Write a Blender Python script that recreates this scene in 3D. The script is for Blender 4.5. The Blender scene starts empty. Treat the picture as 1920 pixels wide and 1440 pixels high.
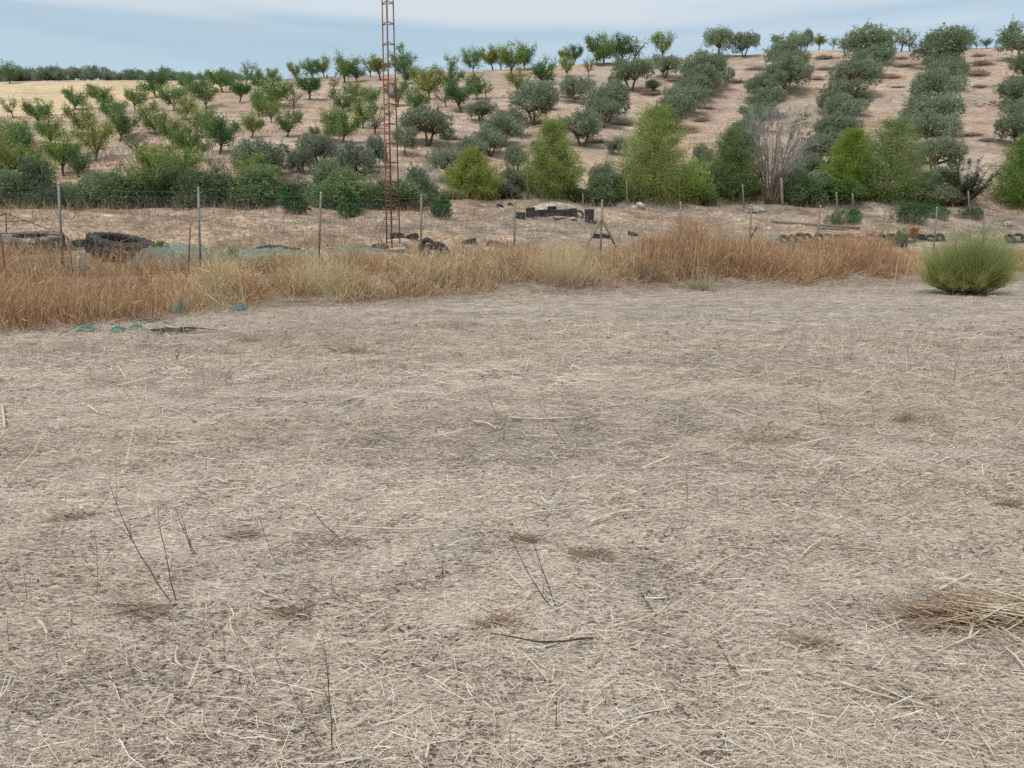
import bpy, math, random
import numpy as np

# ------------------------------------------------------------------ camera, sky, sun, exposure
SC = bpy.context.scene
COL = SC.collection
F = 1400.0                      # focal length in pixels of the 1920 px wide photograph
CAMH = 1.6
PITCH = math.atan(280.0 / F)    # looking slightly down

cam_data = bpy.data.cameras.new('camera')
cam = bpy.data.objects.new('camera', cam_data)
COL.objects.link(cam)
cam.location = (0, 0, CAMH)
cam.rotation_euler = (math.pi / 2 - PITCH, 0, 0)
cam_data.sensor_width = 36.0
cam_data.lens = 36.0 * F / 1920.0
cam_data.clip_start = 0.05
cam_data.clip_end = 3000
SC.camera = cam

SUN_EL, SUN_AZ = math.radians(56), math.radians(215)
world = bpy.data.worlds.new('World')
SC.world = world
world.use_nodes = True
wn, wl = world.node_tree.nodes, world.node_tree.links
wn.clear()
w_out = wn.new('ShaderNodeOutputWorld')
w_bg = wn.new('ShaderNodeBackground')
w_sky = wn.new('ShaderNodeTexSky')
w_sky.sky_type = 'NISHITA'
w_sky.sun_disc = False
w_sky.sun_elevation = SUN_EL
w_sky.sun_rotation = SUN_AZ
w_sky.air_density = 1.0
w_sky.dust_density = 1.0
w_sky.ozone_density = 1.0
w_bg.inputs['Strength'].default_value = 0.085
w_tc = wn.new('ShaderNodeTexCoord')
w_map = wn.new('ShaderNodeMapping')
w_map.inputs['Scale'].default_value = (1.5, 1.5, 16.0)
w_map.inputs['Location'].default_value = (0.35, 0.2, 0.30)
w_noise = wn.new('ShaderNodeTexNoise')
w_noise.inputs['Scale'].default_value = 1.0
w_noise.inputs['Detail'].default_value = 2.5
w_noise.inputs['Roughness'].default_value = 0.5
w_sep = wn.new('ShaderNodeSeparateXYZ')
w_add = wn.new('ShaderNodeMath'); w_add.operation = 'MULTIPLY_ADD'      # the ragged lower edge of the cloud deck
w_add.inputs[1].default_value = 0.16
w_ramp = wn.new('ShaderNodeMapRange')
w_ramp.interpolation_type = 'SMOOTHSTEP'
w_ramp.inputs['From Min'].default_value = 0.295
w_ramp.inputs['From Max'].default_value = 0.355
w_ramp.inputs['To Min'].default_value = 0.0
w_ramp.inputs['To Max'].default_value = 0.86
w_thin = wn.new('ShaderNodeMapRange')                                   # thin veil in the clear band below the deck
w_thin.inputs['From Min'].default_value = 0.35
w_thin.inputs['From Max'].default_value = 0.70
w_thin.inputs['To Min'].default_value = 0.30
w_thin.inputs['To Max'].default_value = 0.58
w_max = wn.new('ShaderNodeMath'); w_max.operation = 'MAXIMUM'
w_mix = wn.new('ShaderNodeMixRGB')
w_mix.inputs['Color2'].default_value = (5.85, 6.35, 6.75, 1)
w_tint = wn.new('ShaderNodeMixRGB'); w_tint.blend_type = 'MULTIPLY'; w_tint.inputs['Fac'].default_value = 1.0
w_tint.inputs['Color2'].default_value = (0.91, 1.13, 1.07, 1)
wl.new(w_tc.outputs['Generated'], w_map.inputs['Vector'])
wl.new(w_map.outputs['Vector'], w_noise.inputs['Vector'])
wl.new(w_tc.outputs['Generated'], w_sep.inputs['Vector'])
wl.new(w_noise.outputs['Fac'], w_add.inputs[0]); wl.new(w_sep.outputs['Z'], w_add.inputs[2])
wl.new(w_add.outputs['Value'], w_ramp.inputs['Value'])
wl.new(w_noise.outputs['Fac'], w_thin.inputs['Value'])
wl.new(w_ramp.outputs['Result'], w_max.inputs[0]); wl.new(w_thin.outputs['Result'], w_max.inputs[1])
wl.new(w_max.outputs['Value'], w_mix.inputs['Fac'])
wl.new(w_sky.outputs['Color'], w_tint.inputs['Color1'])
wl.new(w_tint.outputs['Color'], w_mix.inputs['Color1'])
wl.new(w_mix.outputs['Color'], w_bg.inputs['Color'])
wl.new(w_bg.outputs['Background'], w_out.inputs['Surface'])

sun_data = bpy.data.lights.new('sun', 'SUN')
sun_data.energy = 2.0
sun_data.angle = math.radians(18)
sun_data.color = (1.0, 0.96, 0.92)
sun = bpy.data.objects.new('sun', sun_data)
COL.objects.link(sun)
sun.rotation_euler = (math.pi / 2 - SUN_EL, 0, math.pi - SUN_AZ)

SC.view_settings.view_transform = 'Standard'
SC.view_settings.look = 'None'
SC.view_settings.gamma = 1.0
SC.view_settings.use_curve_mapping = False
SC.view_settings.exposure = 0.53
SC.render.engine = 'CYCLES'
SC.cycles.max_bounces = 6
SC.cycles.diffuse_bounces = 3
SC.cycles.transparent_max_bounces = 8
SC.cycles.use_denoising = False

# ------------------------------------------------------------------ helpers
RNG = np.random.default_rng(11)
random.seed(5)
CP, SP = math.cos(PITCH), math.sin(PITCH)


def ray(px, py):
    x, y = (px - 960) / F, -(py - 720) / F
    return np.array([x, CP + y * SP, -SP + y * CP])


def at_depth(px, py, Y):
    d = ray(px, py)
    return np.array([0, 0, CAMH]) + d * (Y / d[1])


def project(P):
    P = np.asarray(P, float)
    x, y, z = P[..., 0], P[..., 1], P[..., 2] - CAMH
    dep = y * CP - z * SP
    return 960 + F * x / dep, 720 - F * (y * SP + z * CP) / dep


def px_size(Y, npx):
    return Y * npx / F


def hash2(ix, iy, seed):
    n = (ix.astype(np.int64) * 374761393 + iy.astype(np.int64) * 668265263 + seed * 974711) & 0x7fffffff
    n = ((n ^ (n >> 13)) * 1274126177) & 0x7fffffff
    n = n ^ (n >> 16)
    return (n & 0xffff) / 65535.0


def vnoise(x, y, seed=0):
    x = np.asarray(x, float); y = np.asarray(y, float)
    ix, iy = np.floor(x), np.floor(y)
    fx, fy = x - ix, y - iy
    fx = fx * fx * (3 - 2 * fx); fy = fy * fy * (3 - 2 * fy)
    a = hash2(ix, iy, seed); b = hash2(ix + 1, iy, seed)
    c = hash2(ix, iy + 1, seed); d = hash2(ix + 1, iy + 1, seed)
    return (a * (1 - fx) + b * fx) * (1 - fy) + (c * (1 - fx) + d * fx) * fy - 0.5


def sstep(x, a, b):
    t = np.clip((x - a) / (b - a), 0, 1)
    return t * t * (3 - 2 * t)


# ------------------------------------------------------------------ the lie of the land
def y_fence(X):
    return 18.0 + (X + 10.9) * 0.4137


RIDGE_PX = [(-300, 153, 190), (-100, 152, 187), (0, 153, 182), (150, 151, 176), (300, 150, 160), (450, 150, 142), (550, 147, 132),
            (700, 140, 123), (850, 133, 118), (1000, 126, 115), (1100, 118, 112), (1250, 110, 110), (1400, 101, 108),
            (1550, 92, 106), (1650, 96, 105), (1800, 91, 104), (1920, 88, 104), (2200, 85, 104)]
RP = np.array([at_depth(*r) for r in RIDGE_PX])


def height(X, Y):
    X = np.asarray(X, float); Y = np.asarray(Y, float)
    yf = y_fence(X)
    f = Y - yf
    z = 0.62 * sstep(f, -3.6, 0.0) + 0.45 * sstep(f, 0.2, 3.2)
    Yb = np.interp(X, [-30, -15, 0, 15, 40], [34, 37, 46, 50, 52])
    zb = np.interp(X, [-30, -15, 0, 15, 40], [2.6, 2.8, 3.8, 3.7, 3.6])
    a = np.interp(X, [-15, 0, 15, 30], [0.18, 0.1, 0.3, 0.3])
    b = np.interp(X, [-15, 0, 15, 30], [0.6, 0.8, 1.0, 1.0])
    zc = np.interp(X, [-15, 0, 15, 30], [2.45, 2.9, 3.5, 3.5])
    t = np.clip((f - 3.0) / np.maximum(Yb - yf - 3.0, 2.0), 0, 1)
    k = np.clip((t - a) / (b - a), 0, 1)
    k = k * (0.6 + 0.4 * k * (3 - 2 * k))
    z = np.where(t > 0, 1.07 + (zc - 1.07) * k + (zb - zc) * np.clip((t - b) / np.maximum(1 - b, 0.01), 0, 1), z)
    Yr = np.interp(X, RP[:, 0], RP[:, 1])
    zr = np.interp(X, RP[:, 0], RP[:, 2])
    s = (Y - Yb) / (Yr - Yb)
    up = zb + (zr - zb) * np.clip(s, 0, 1) - 0.03 * np.maximum(Y - Yr, 0) - 0.0002 * np.maximum(Y - Yr, 0) ** 2
    z = np.where(s > 0, up, z)
    # relief
    near = np.clip(1 - Y / 30.0, 0, 1)
    z = z + near * (0.05 * vnoise(X / 1.1, Y / 1.1, 1) + 0.035 * vnoise(X / 0.35, Y / 0.35, 2) + 0.036 * vnoise(X / 0.13, Y / 0.13, 3))
    bank = sstep(f, 1, 4) * (1 - sstep(s, 0.0, 0.1))
    z = z + bank * (0.40 * vnoise(X / 2.6, Y / 2.0, 4) + 0.20 * vnoise(X / 0.8, Y / 0.7, 5))
    z = z + 0.45 * np.exp(-((X - 2.3) / 2.1) ** 2 - ((Y - 41.6) / 1.5) ** 2)
    hill = sstep(s, 0.0, 0.15) * (1 - 0.75 * sstep(s, 0.86, 0.98))
    z = z + hill * (0.8 * vnoise(X / 14, Y / 9, 6) + 0.42 * vnoise(X / 4.0, Y / 2.2, 7) + 0.16 * vnoise(X / 1.3, Y / 0.9, 8))
    return z


_T = np.concatenate([np.linspace(1.2, 60, 2400), np.linspace(60.05, 230, 3400)])


def on_ground(px, py):
    """the point of the ground seen at a pixel of the photograph (or the crest, for a pixel just above it)"""
    d = ray(px, py)
    tt = _T / d[1]
    X, Yv, Z = d[0] * tt, _T, CAMH + d[2] * tt
    h = height(X, Yv)
    below = np.nonzero(Z <= h)[0]
    i = below[0] if len(below) else int(np.argmin((Z - h)[_T < 200] / _T[_T < 200]))
    return np.array([X[i], Yv[i], h[i]])


def ground_pt(px, Y):
    X = at_depth(px, 440, Y)[0]
    return np.array([X, Y, float(height(X, Y))])


# ------------------------------------------------------------------ mesh building
def np_mesh(name, V, Fc, C=None, smooth=True):
    V = np.ascontiguousarray(V, dtype=np.float32).reshape(-1, 3)
    Fc = np.ascontiguousarray(Fc, dtype=np.int32)
    m = bpy.data.meshes.new(name)
    n, k = Fc.shape
    m.vertices.add(len(V)); m.vertices.foreach_set('co', V.ravel())
    m.loops.add(n * k); m.loops.foreach_set('vertex_index', Fc.ravel())
    m.polygons.add(n)
    m.polygons.foreach_set('loop_start', np.arange(0, n * k, k, dtype=np.int32))
    try:
        m.polygons.foreach_set('loop_total', np.full(n, k, dtype=np.int32))
    except Exception:
        pass
    m.polygons.foreach_set('use_smooth', np.full(n, smooth, dtype=bool))
    if C is not None:
        at = m.attributes.new('Col', 'FLOAT_COLOR', 'POINT')
        C4 = np.ones((len(V), 4), dtype=np.float32)
        C4[:, :3] = C
        at.data.foreach_set('color', C4.ravel())
    m.update(calc_edges=True)
    return m


def link(name, mesh, mat=None, parent=None, loc=(0, 0, 0), rot=(0, 0, 0), scale=(1, 1, 1)):
    o = bpy.data.objects.new(name, mesh)
    COL.objects.link(o)
    if mat is not None and mesh is not None and len(mesh.materials) == 0:
        mesh.materials.append(mat)
    o.location = loc; o.rotation_euler = rot; o.scale = scale
    if parent is not None:
        o.parent = parent
    return o


def tag(o, label=None, cat=None, group=None, kind=None):
    if label: o['label'] = label
    if cat: o['category'] = cat
    if group: o['group'] = group
    if kind: o['kind'] = kind
    return o


def thing(name, label, cat, loc=(0, 0, 0), group=None, rz=0.0, scale=(1, 1, 1)):
    o = link(name, None, loc=loc, rot=(0, 0, rz), scale=scale)
    return tag(o, label, cat, group)


class Bag:
    """collects quads with colours, becomes one mesh"""
    def __init__(s): s.V, s.F, s.C, s.n = [], [], [], 0

    def add(s, V, Fc, C):
        V = np.asarray(V, float).reshape(-1, 3)
        s.V.append(V); s.F.append(np.asarray(Fc) + s.n)
        C = np.asarray(C, float)
        if C.ndim == 1: C = np.tile(C, (len(V), 1))
        s.C.append(C); s.n += len(V)

    def mesh(s, name, smooth=True):
        return np_mesh(name, np.concatenate(s.V), np.concatenate(s.F), np.concatenate(s.C), smooth)


def unit(v):
    return v / np.maximum(np.linalg.norm(v, axis=-1, keepdims=True), 1e-9)


def ribbons(bag, P0, D, bend, w, nseg, col, taper=0.7, up=None, rng=RNG, tipcol=None):
    """curved flat strands: P(t)=P0+D t+bend t^2"""
    n = len(P0)
    t = np.linspace(0, 1, nseg + 1)
    P = P0[:, None] + D[:, None] * t[None, :, None] + bend[:, None] * (t ** 2)[None, :, None]
    N = rng.normal(size=(n, 3)) if up is None else up
    side = unit(np.cross(D, N))
    ww = (w[:, None] * (1 - taper * t[None, :]))[..., None]
    V = np.stack([P - side[:, None] * ww * .5, P + side[:, None] * ww * .5], axis=2)  # n, s, 2, 3
    base = (np.arange(n) * (nseg + 1) * 2)[:, None]
    j = np.arange(nseg)[None] * 2
    a = base + j
    Fc = np.stack([a, a + 1, a + 3, a + 2], axis=-1).reshape(-1, 4)
    C = np.repeat(col[:, None], nseg + 1, axis=1)
    if tipcol is not None:
        C = C * (1 - t[None, :, None]) + tipcol[:, None] * t[None, :, None]
    C = np.repeat(C[:, :, None], 2, axis=2)
    bag.add(V.reshape(-1, 3), Fc, C.reshape(-1, 3))


def leaves(bag, P, D, length, width, col, rng=RNG):
    """diamond leaf blades"""
    n = len(P)
    D = unit(D)
    S = unit(np.cross(D, rng.normal(size=(n, 3))))
    Nn = np.cross(D, S)
    L = length[:, None]; W = width[:, None]
    V = np.stack([P, P + D * L * .45 + S * W * .5 + Nn * L * .06, P + D * L, P + D * L * .45 - S * W * .5 + Nn * L * .06], axis=1)
    Fc = np.arange(n * 4).reshape(-1, 4)
    bag.add(V.reshape(-1, 3), Fc, np.repeat(col[:, None], 4, axis=1).reshape(-1, 3))


def tube(bag, pts, radii, col=(1, 1, 1), sides=6, cap=True):
    pts = np.asarray(pts, float); n = len(pts)
    radii = np.broadcast_to(np.asarray(radii, float), (n,))
    T = unit(np.gradient(pts, axis=0))
    ref = np.array([0.0, 0, 1]) if abs(T[0][2]) < 0.9 else np.array([1.0, 0, 0])
    ang = np.linspace(0, 2 * math.pi, sides, endpoint=False)
    rings = []
    for i in range(n):
        a = unit(np.cross(T[i], ref)); b = np.cross(T[i], a)
        rings.append(pts[i] + radii[i] * (np.cos(ang)[:, None] * a + np.sin(ang)[:, None] * b))
    V = np.concatenate(rings)
    Fc = []
    for i in range(n - 1):
        for s in range(sides):
            s2 = (s + 1) % sides
            Fc.append((i * sides + s, i * sides + s2, (i + 1) * sides + s2, (i + 1) * sides + s))
    if cap:
        V = np.concatenate([V, pts[:1], pts[-1:]])
        c0, c1 = n * sides, n * sides + 1
        for s in range(0, sides, 2):
            s1, s2 = (s + 1) % sides, (s + 2) % sides
            Fc.append((c0, s2, s1, s))
            o = (n - 1) * sides
            Fc.append((c1, o + s, o + s1, o + s2))
    bag.add(V, np.array(Fc), np.array(col))


def box(bag, c, size, rot=None, col=(1, 1, 1)):
    s = np.array(size) / 2
    V = np.array([[x, y, z] for x in (-1, 1) for y in (-1, 1) for z in (-1, 1)], float) * s
    if rot is not None: V = V @ np.array(rot).T
    Fc = [(0, 1, 3, 2), (4, 6, 7, 5), (0, 4, 5, 1), (2, 3, 7, 6), (0, 2, 6, 4), (1, 5, 7, 3)]
    bag.add(V + np.array(c), Fc, np.array(col))


def wob(p, q, n, amp, rng=RNG, sag=(0, 0, 0)):
    t = np.linspace(0, 1, n)
    p, q = np.asarray(p, float), np.asarray(q, float)
    pts = p + (q - p) * t[:, None]
    off = rng.normal(size=(n, 3)) * amp
    off[0] = 0
    return pts + np.cumsum(off, axis=0) * 0.6 + np.array(sag) * (4 * t * (1 - t))[:, None]


# ------------------------------------------------------------------ materials
def mat_new(name):
    m = bpy.data.materials.new(name)
    m.use_nodes = True
    m.node_tree.nodes.clear()
    return m, m.node_tree.nodes, m.node_tree.links


def mat_leaf(name, trans=0.3, rough=0.6, spec=0.25, objcol=True):
    m, N, L = mat_new(name)
    out = N.new('ShaderNodeOutputMaterial')
    at = N.new('ShaderNodeAttribute'); at.attribute_name = 'Col'
    col = at.outputs['Color']
    if objcol:
        oi = N.new('ShaderNodeObjectInfo')
        mx = N.new('ShaderNodeMixRGB'); mx.blend_type = 'MULTIPLY'; mx.inputs['Fac'].default_value = 1
        L.new(col, mx.inputs['Color1']); L.new(oi.outputs['Color'], mx.inputs['Color2'])
        col = mx.outputs['Color']
    p = N.new('ShaderNodeBsdfPrincipled')
    p.inputs['Roughness'].default_value = rough
    p.inputs['Specular IOR Level'].default_value = spec
    L.new(col, p.inputs['Base Color'])
    if trans > 0:
        t = N.new('ShaderNodeBsdfTranslucent')
        L.new(col, t.inputs['Color'])
        ms = N.new('ShaderNodeMixShader'); ms.inputs['Fac'].default_value = trans
        L.new(p.outputs['BSDF'], ms.inputs[1]); L.new(t.outputs['BSDF'], ms.inputs[2])
        L.new(ms.outputs['Shader'], out.inputs['Surface'])
    else:
        L.new(p.outputs['BSDF'], out.inputs['Surface'])
    return m


def mat_noise(name, c1, c2, scale=8.0, rough=0.85, metal=0.0, bump=0.2, c3=None, spec=0.3, stretch=(1, 1, 1), detail=6, coord='Object', lo=.35, hi=.65):
    m, N, L = mat_new(name)
    out = N.new('ShaderNodeOutputMaterial')
    tc = N.new('ShaderNodeTexCoord')
    mp = N.new('ShaderNodeMapping'); mp.inputs['Scale'].default_value = stretch
    L.new(tc.outputs[coord], mp.inputs['Vector'])
    nz = N.new('ShaderNodeTexNoise'); nz.inputs['Scale'].default_value = scale; nz.inputs['Detail'].default_value = detail
    L.new(mp.outputs['Vector'], nz.inputs['Vector'])
    rp = N.new('ShaderNodeValToRGB')
    rp.color_ramp.elements[0].position = lo; rp.color_ramp.elements[0].color = (*c1, 1)
    rp.color_ramp.elements[1].position = hi; rp.color_ramp.elements[1].color = (*c2, 1)
    if c3 is not None:
        e = rp.color_ramp.elements.new(min(hi + .12, .99)); e.color = (*c3, 1)
    L.new(nz.outputs['Fac'], rp.inputs['Fac'])
    p = N.new('ShaderNodeBsdfPrincipled')
    p.inputs['Roughness'].default_value = rough; p.inputs['Metallic'].default_value = metal
    p.inputs['Specular IOR Level'].default_value = spec
    L.new(rp.outputs['Color'], p.inputs['Base Color'])
    if bump:
        b = N.new('ShaderNodeBump'); b.inputs['Strength'].default_value = bump; b.inputs['Distance'].default_value = 0.02
        L.new(nz.outputs['Fac'], b.inputs['Height']); L.new(b.outputs['Normal'], p.inputs['Normal'])
    L.new(p.outputs['BSDF'], out.inputs['Surface'])
    return m


def mat_ground(name, fine=9.0, coarse=0.5, vary=0.35, bump=0.5, bdist=0.03, stretch=(1, 1, 1)):
    """ground: its own base colour per place (attribute Col: field, path, stubble) broken up by noise at three sizes"""
    m, N, L = mat_new(name)
    out = N.new('ShaderNodeOutputMaterial')
    at = N.new('ShaderNodeAttribute'); at.attribute_name = 'Col'
    geo = N.new('ShaderNodeNewGeometry')
    mp = N.new('ShaderNodeMapping'); mp.inputs['Scale'].default_value = stretch
    L.new(geo.outputs['Position'], mp.inputs['Vector'])
    last = at.outputs['Color']
    hts = []
    for sc, amt in ((coarse, vary * 0.8), (fine * 0.22, vary), (fine, vary * 1.3), (fine * 4.5, vary * 1.1)):
        nz = N.new('ShaderNodeTexNoise'); nz.inputs['Scale'].default_value = sc; nz.inputs['Detail'].default_value = 5; nz.inputs['Roughness'].default_value = .6
        L.new(mp.outputs['Vector'], nz.inputs['Vector'])
        mr = N.new('ShaderNodeMapRange')
        mr.inputs['From Min'].default_value = .3; mr.inputs['From Max'].default_value = .7
        mr.inputs['To Min'].default_value = 1 - amt; mr.inputs['To Max'].default_value = 1 + amt
        L.new(nz.outputs['Fac'], mr.inputs['Value'])
        mx = N.new('ShaderNodeMixRGB'); mx.blend_type = 'MULTIPLY'; mx.inputs['Fac'].default_value = 1
        L.new(last, mx.inputs['Color1']); L.new(mr.outputs['Result'], mx.inputs['Color2'])
        last = mx.outputs['Color']; hts.append(nz)
    p = N.new('ShaderNodeBsdfPrincipled'); p.inputs['Roughness'].default_value = .95; p.inputs['Specular IOR Level'].default_value = .1
    L.new(last, p.inputs['Base Color'])
    b = N.new('ShaderNodeBump'); b.inputs['Strength'].default_value = bump; b.inputs['Distance'].default_value = bdist
    L.new(hts[2].outputs['Fac'], b.inputs['Height']); L.new(b.outputs['Normal'], p.inputs['Normal'])
    L.new(p.outputs['BSDF'], out.inputs['Surface'])
    return m


def mat_mulch(name):
    """crushed straw on dusty soil: three layers of short chips lying in different directions over the soil colour in Col"""
    m, N, L = mat_new(name)
    out = N.new('ShaderNodeOutputMaterial')
    at = N.new('ShaderNodeAttribute'); at.attribute_name = 'Col'
    geo = N.new('ShaderNodeNewGeometry')
    last = at.outputs['Color']
    big = N.new('ShaderNodeTexNoise'); big.inputs['Scale'].default_value = 2.3; big.inputs['Detail'].default_value = 5
    L.new(geo.outputs['Position'], big.inputs['Vector'])
    hs = []
    for rz, sc, st, pos, colr, fac in ((.3, 70, (.30, 1, 1), .50, (.07, .058, .046), .85), (-.5, 85, (.26, 1, 1), .53, (.62, .53, .44), .75),
                                       (1.25, 95, (.30, 1, 1), .55, (.56, .47, .38), .70), (.05, 130, (.25, 1, 1), .57, (.75, .67, .57), .75), (.8, 60, (.5, 1, 1), .57, (.08, .065, .05), .85)):
        mp = N.new('ShaderNodeMapping'); mp.inputs['Rotation'].default_value = (0, 0, rz); mp.inputs['Scale'].default_value = st
        mp.inputs['Location'].default_value = (rz * 7, sc * .1, 0)
        L.new(geo.outputs['Position'], mp.inputs['Vector'])
        nz = N.new('ShaderNodeTexNoise'); nz.inputs['Scale'].default_value = sc; nz.inputs['Detail'].default_value = 3; nz.inputs['Distortion'].default_value = .6
        L.new(mp.outputs['Vector'], nz.inputs['Vector'])
        ad = N.new('ShaderNodeMath'); ad.operation = 'MULTIPLY_ADD'; ad.inputs[1].default_value = .22 if colr[0] > .3 else -.22
        L.new(big.outputs['Fac'], ad.inputs[0]); L.new(nz.outputs['Fac'], ad.inputs[2])
        mr = N.new('ShaderNodeMapRange'); off = .11 if colr[0] > .3 else -.11
        mr.inputs['From Min'].default_value = pos + off - .01; mr.inputs['From Max'].default_value = pos + off + .09; mr.inputs['To Max'].default_value = fac
        L.new(ad.outputs['Value'], mr.inputs['Value'])
        mx = N.new('ShaderNodeMixRGB'); mx.inputs['Color2'].default_value = (*colr, 1)
        L.new(mr.outputs['Result'], mx.inputs['Fac']); L.new(last, mx.inputs['Color1'])
        last = mx.outputs['Color']; hs.append(mr)
    p = N.new('ShaderNodeBsdfPrincipled'); p.inputs['Roughness'].default_value = .95; p.inputs['Specular IOR Level'].default_value = .1
    L.new(last, p.inputs['Base Color'])
    b = N.new('ShaderNodeBump'); b.inputs['Strength'].default_value = .7; b.inputs['Distance'].default_value = .012
    L.new(hs[1].outputs['Result'], b.inputs['Height']); L.new(b.outputs['Normal'], p.inputs['Normal'])
    L.new(p.outputs['BSDF'], out.inputs['Surface'])
    return m


def mat_net(name, col, alpha=0.5, scale=90):
    m, N, L = mat_new(name)
    out = N.new('ShaderNodeOutputMaterial')
    tc = N.new('ShaderNodeTexCoord')
    ck = N.new('ShaderNodeTexNoise'); ck.inputs['Scale'].default_value = scale; ck.inputs['Detail'].default_value = 2
    L.new(tc.outputs['Object'], ck.inputs['Vector'])
    mr = N.new('ShaderNodeMapRange'); mr.inputs['From Min'].default_value = .4; mr.inputs['From Max'].default_value = .6
    mr.inputs['To Min'].default_value = max(alpha - .4, 0); mr.inputs['To Max'].default_value = min(alpha + .4, 1)
    L.new(ck.outputs['Fac'], mr.inputs['Value'])
    tr = N.new('ShaderNodeBsdfTransparent')
    df = N.new('ShaderNodeBsdfPrincipled'); df.inputs['Base Color'].default_value = (*col, 1); df.inputs['Roughness'].default_value = .6
    ms = N.new('ShaderNodeMixShader')
    L.new(mr.outputs['Result'], ms.inputs['Fac']); L.new(tr.outputs['BSDF'], ms.inputs[1]); L.new(df.outputs['BSDF'], ms.inputs[2])
    L.new(ms.outputs['Shader'], out.inputs['Surface'])
    return m


M_LEAF = mat_leaf('leaf', 0.38)
M_OLIVE = mat_leaf('olive_leaf', 0.42, rough=0.5, spec=0.35)
M_NEEDLE = mat_leaf('needle', 0.45)
M_STRAW = mat_leaf('straw', 0.12, rough=0.7, spec=0.15, objcol=False)
M_GRASS = mat_leaf('dry_grass_blade', 0.25, rough=0.75, spec=0.1, objcol=False)
M_BARK = mat_noise('bark', (0.07, 0.052, 0.04), (0.15, 0.115, 0.09), 14, bump=.5)
M_DEADWOOD = mat_noise('dead_wood', (0.15, 0.10, 0.075), (0.27, 0.21, 0.17), 5, bump=.4)
M_RUST = mat_noise('rusty_steel', (0.13, 0.05, 0.03), (0.27, 0.12, 0.075), 22, rough=.8, c3=(.34, .24, .19), bump=.3)
M_MAST = mat_noise('mast_steel', (0.20, 0.065, 0.045), (0.26, 0.14, 0.10), 3.0, rough=.75, c3=(.36, .30, .26), bump=.2, detail=3)
M_GALV = mat_noise('weathered_post_steel', (0.13, 0.13, 0.125), (0.24, 0.24, 0.23), 12, rough=.6, bump=.15, c3=(.26, .2, .15))
M_WIRE = mat_noise('fence_wire', (0.16, 0.16, 0.15), (0.26, 0.25, 0.23), 6, rough=.6, bump=0)
M_WOODPOST = mat_noise('grey_wood', (0.13, 0.10, 0.08), (0.27, 0.22, 0.18), 10, stretch=(6, 6, 1), bump=.4)
M_TYRE = mat_noise('tyre_rubber', (0.012, 0.012, 0.014), (0.035, 0.034, 0.035), 7, rough=.75, c3=(.12, .105, .09), bump=.15, hi=.6)
M_OLDTYRE = mat_noise('dusty_tyre_rubber', (0.05, 0.05, 0.05), (0.16, 0.155, 0.145), 5, rough=.85, c3=(.36, .35, .33), bump=.3, hi=.55)
M_NET = mat_net('green_netting', (0.20, 0.295, 0.24), .52)
M_NETDARK = mat_net('dark_green_netting', (0.02, 0.17, 0.14), .8, 40)
M_NETGREY = mat_net('grey_green_netting', (0.17, 0.25, 0.19), .45, 60)
M_ROCK = mat_noise('pale_rock', (0.28, 0.25, 0.22), (0.48, 0.45, 0.41), 6, bump=.5)
M_DARKSTICK = mat_noise('dark_stick', (0.03, 0.024, 0.02), (0.085, 0.062, 0.05), 30, bump=.3)
M_STEM = mat_noise('brown_stem', (0.095, 0.055, 0.04), (0.19, 0.115, 0.08), 40, bump=.2)
M_PALESTEM = mat_noise('pale_stem', (0.42, 0.35, 0.25), (0.62, 0.54, 0.42), 30, bump=.2)
M_TANSTEM = mat_noise('tan_stem', (0.34, 0.245, 0.165), (0.50, 0.39, 0.27), 30, bump=.2)
M_BLACKSHEET = mat_noise('black_sheet', (0.012, 0.014, 0.014), (0.05, 0.055, 0.05), 9, rough=.6, bump=.3)
M_PLATE = mat_noise('grey_plate', (0.30, 0.29, 0.27), (0.45, 0.44, 0.42), 9, rough=.6, bump=.1)

# ------------------------------------------------------------------ ground, bank and hillside: one lie of the land, cut along its borders
xs = np.linspace(-1, 1, 500) * math.asinh(230 / 4.0)
GX = 4.0 * np.sinh(xs)
GY = [-9.0]
while GY[-1] < 420:
    y = GY[-1]
    GY.append(y + (0.6 if y < 0.5 else 0.03 + 0.014 * max(y, 0)))
GY = np.array(GY)
XX, YY = np.meshgrid(GX, GY)
ZZ = height(XX, YY)
nY, nX = XX.shape
PV = np.stack([XX, YY, ZZ], axis=-1).reshape(-1, 3)

FF = YY - y_fence(XX)
FRONT = np.interp(XX, [-12, -7.6, -5.6, 0, 12, 30], [-6.6, -6.2, -3.2, -2.3, -2.6, -2.6])
YB = np.interp(XX, [-30, -15, 0, 15, 40], [34, 37, 46, 50, 52])
YR = np.interp(XX, RP[:, 0], RP[:, 1])


def lerp(a, b, t):
    return np.asarray(a) * (1 - t[..., None]) + np.asarray(b) * t[..., None]


def fbm(x, y, s):
    return vnoise(x, y, s) + .5 * vnoise(x * 2.1, y * 2.1, s + 1) + .25 * vnoise(x * 4.3, y * 4.3, s + 2)


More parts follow.
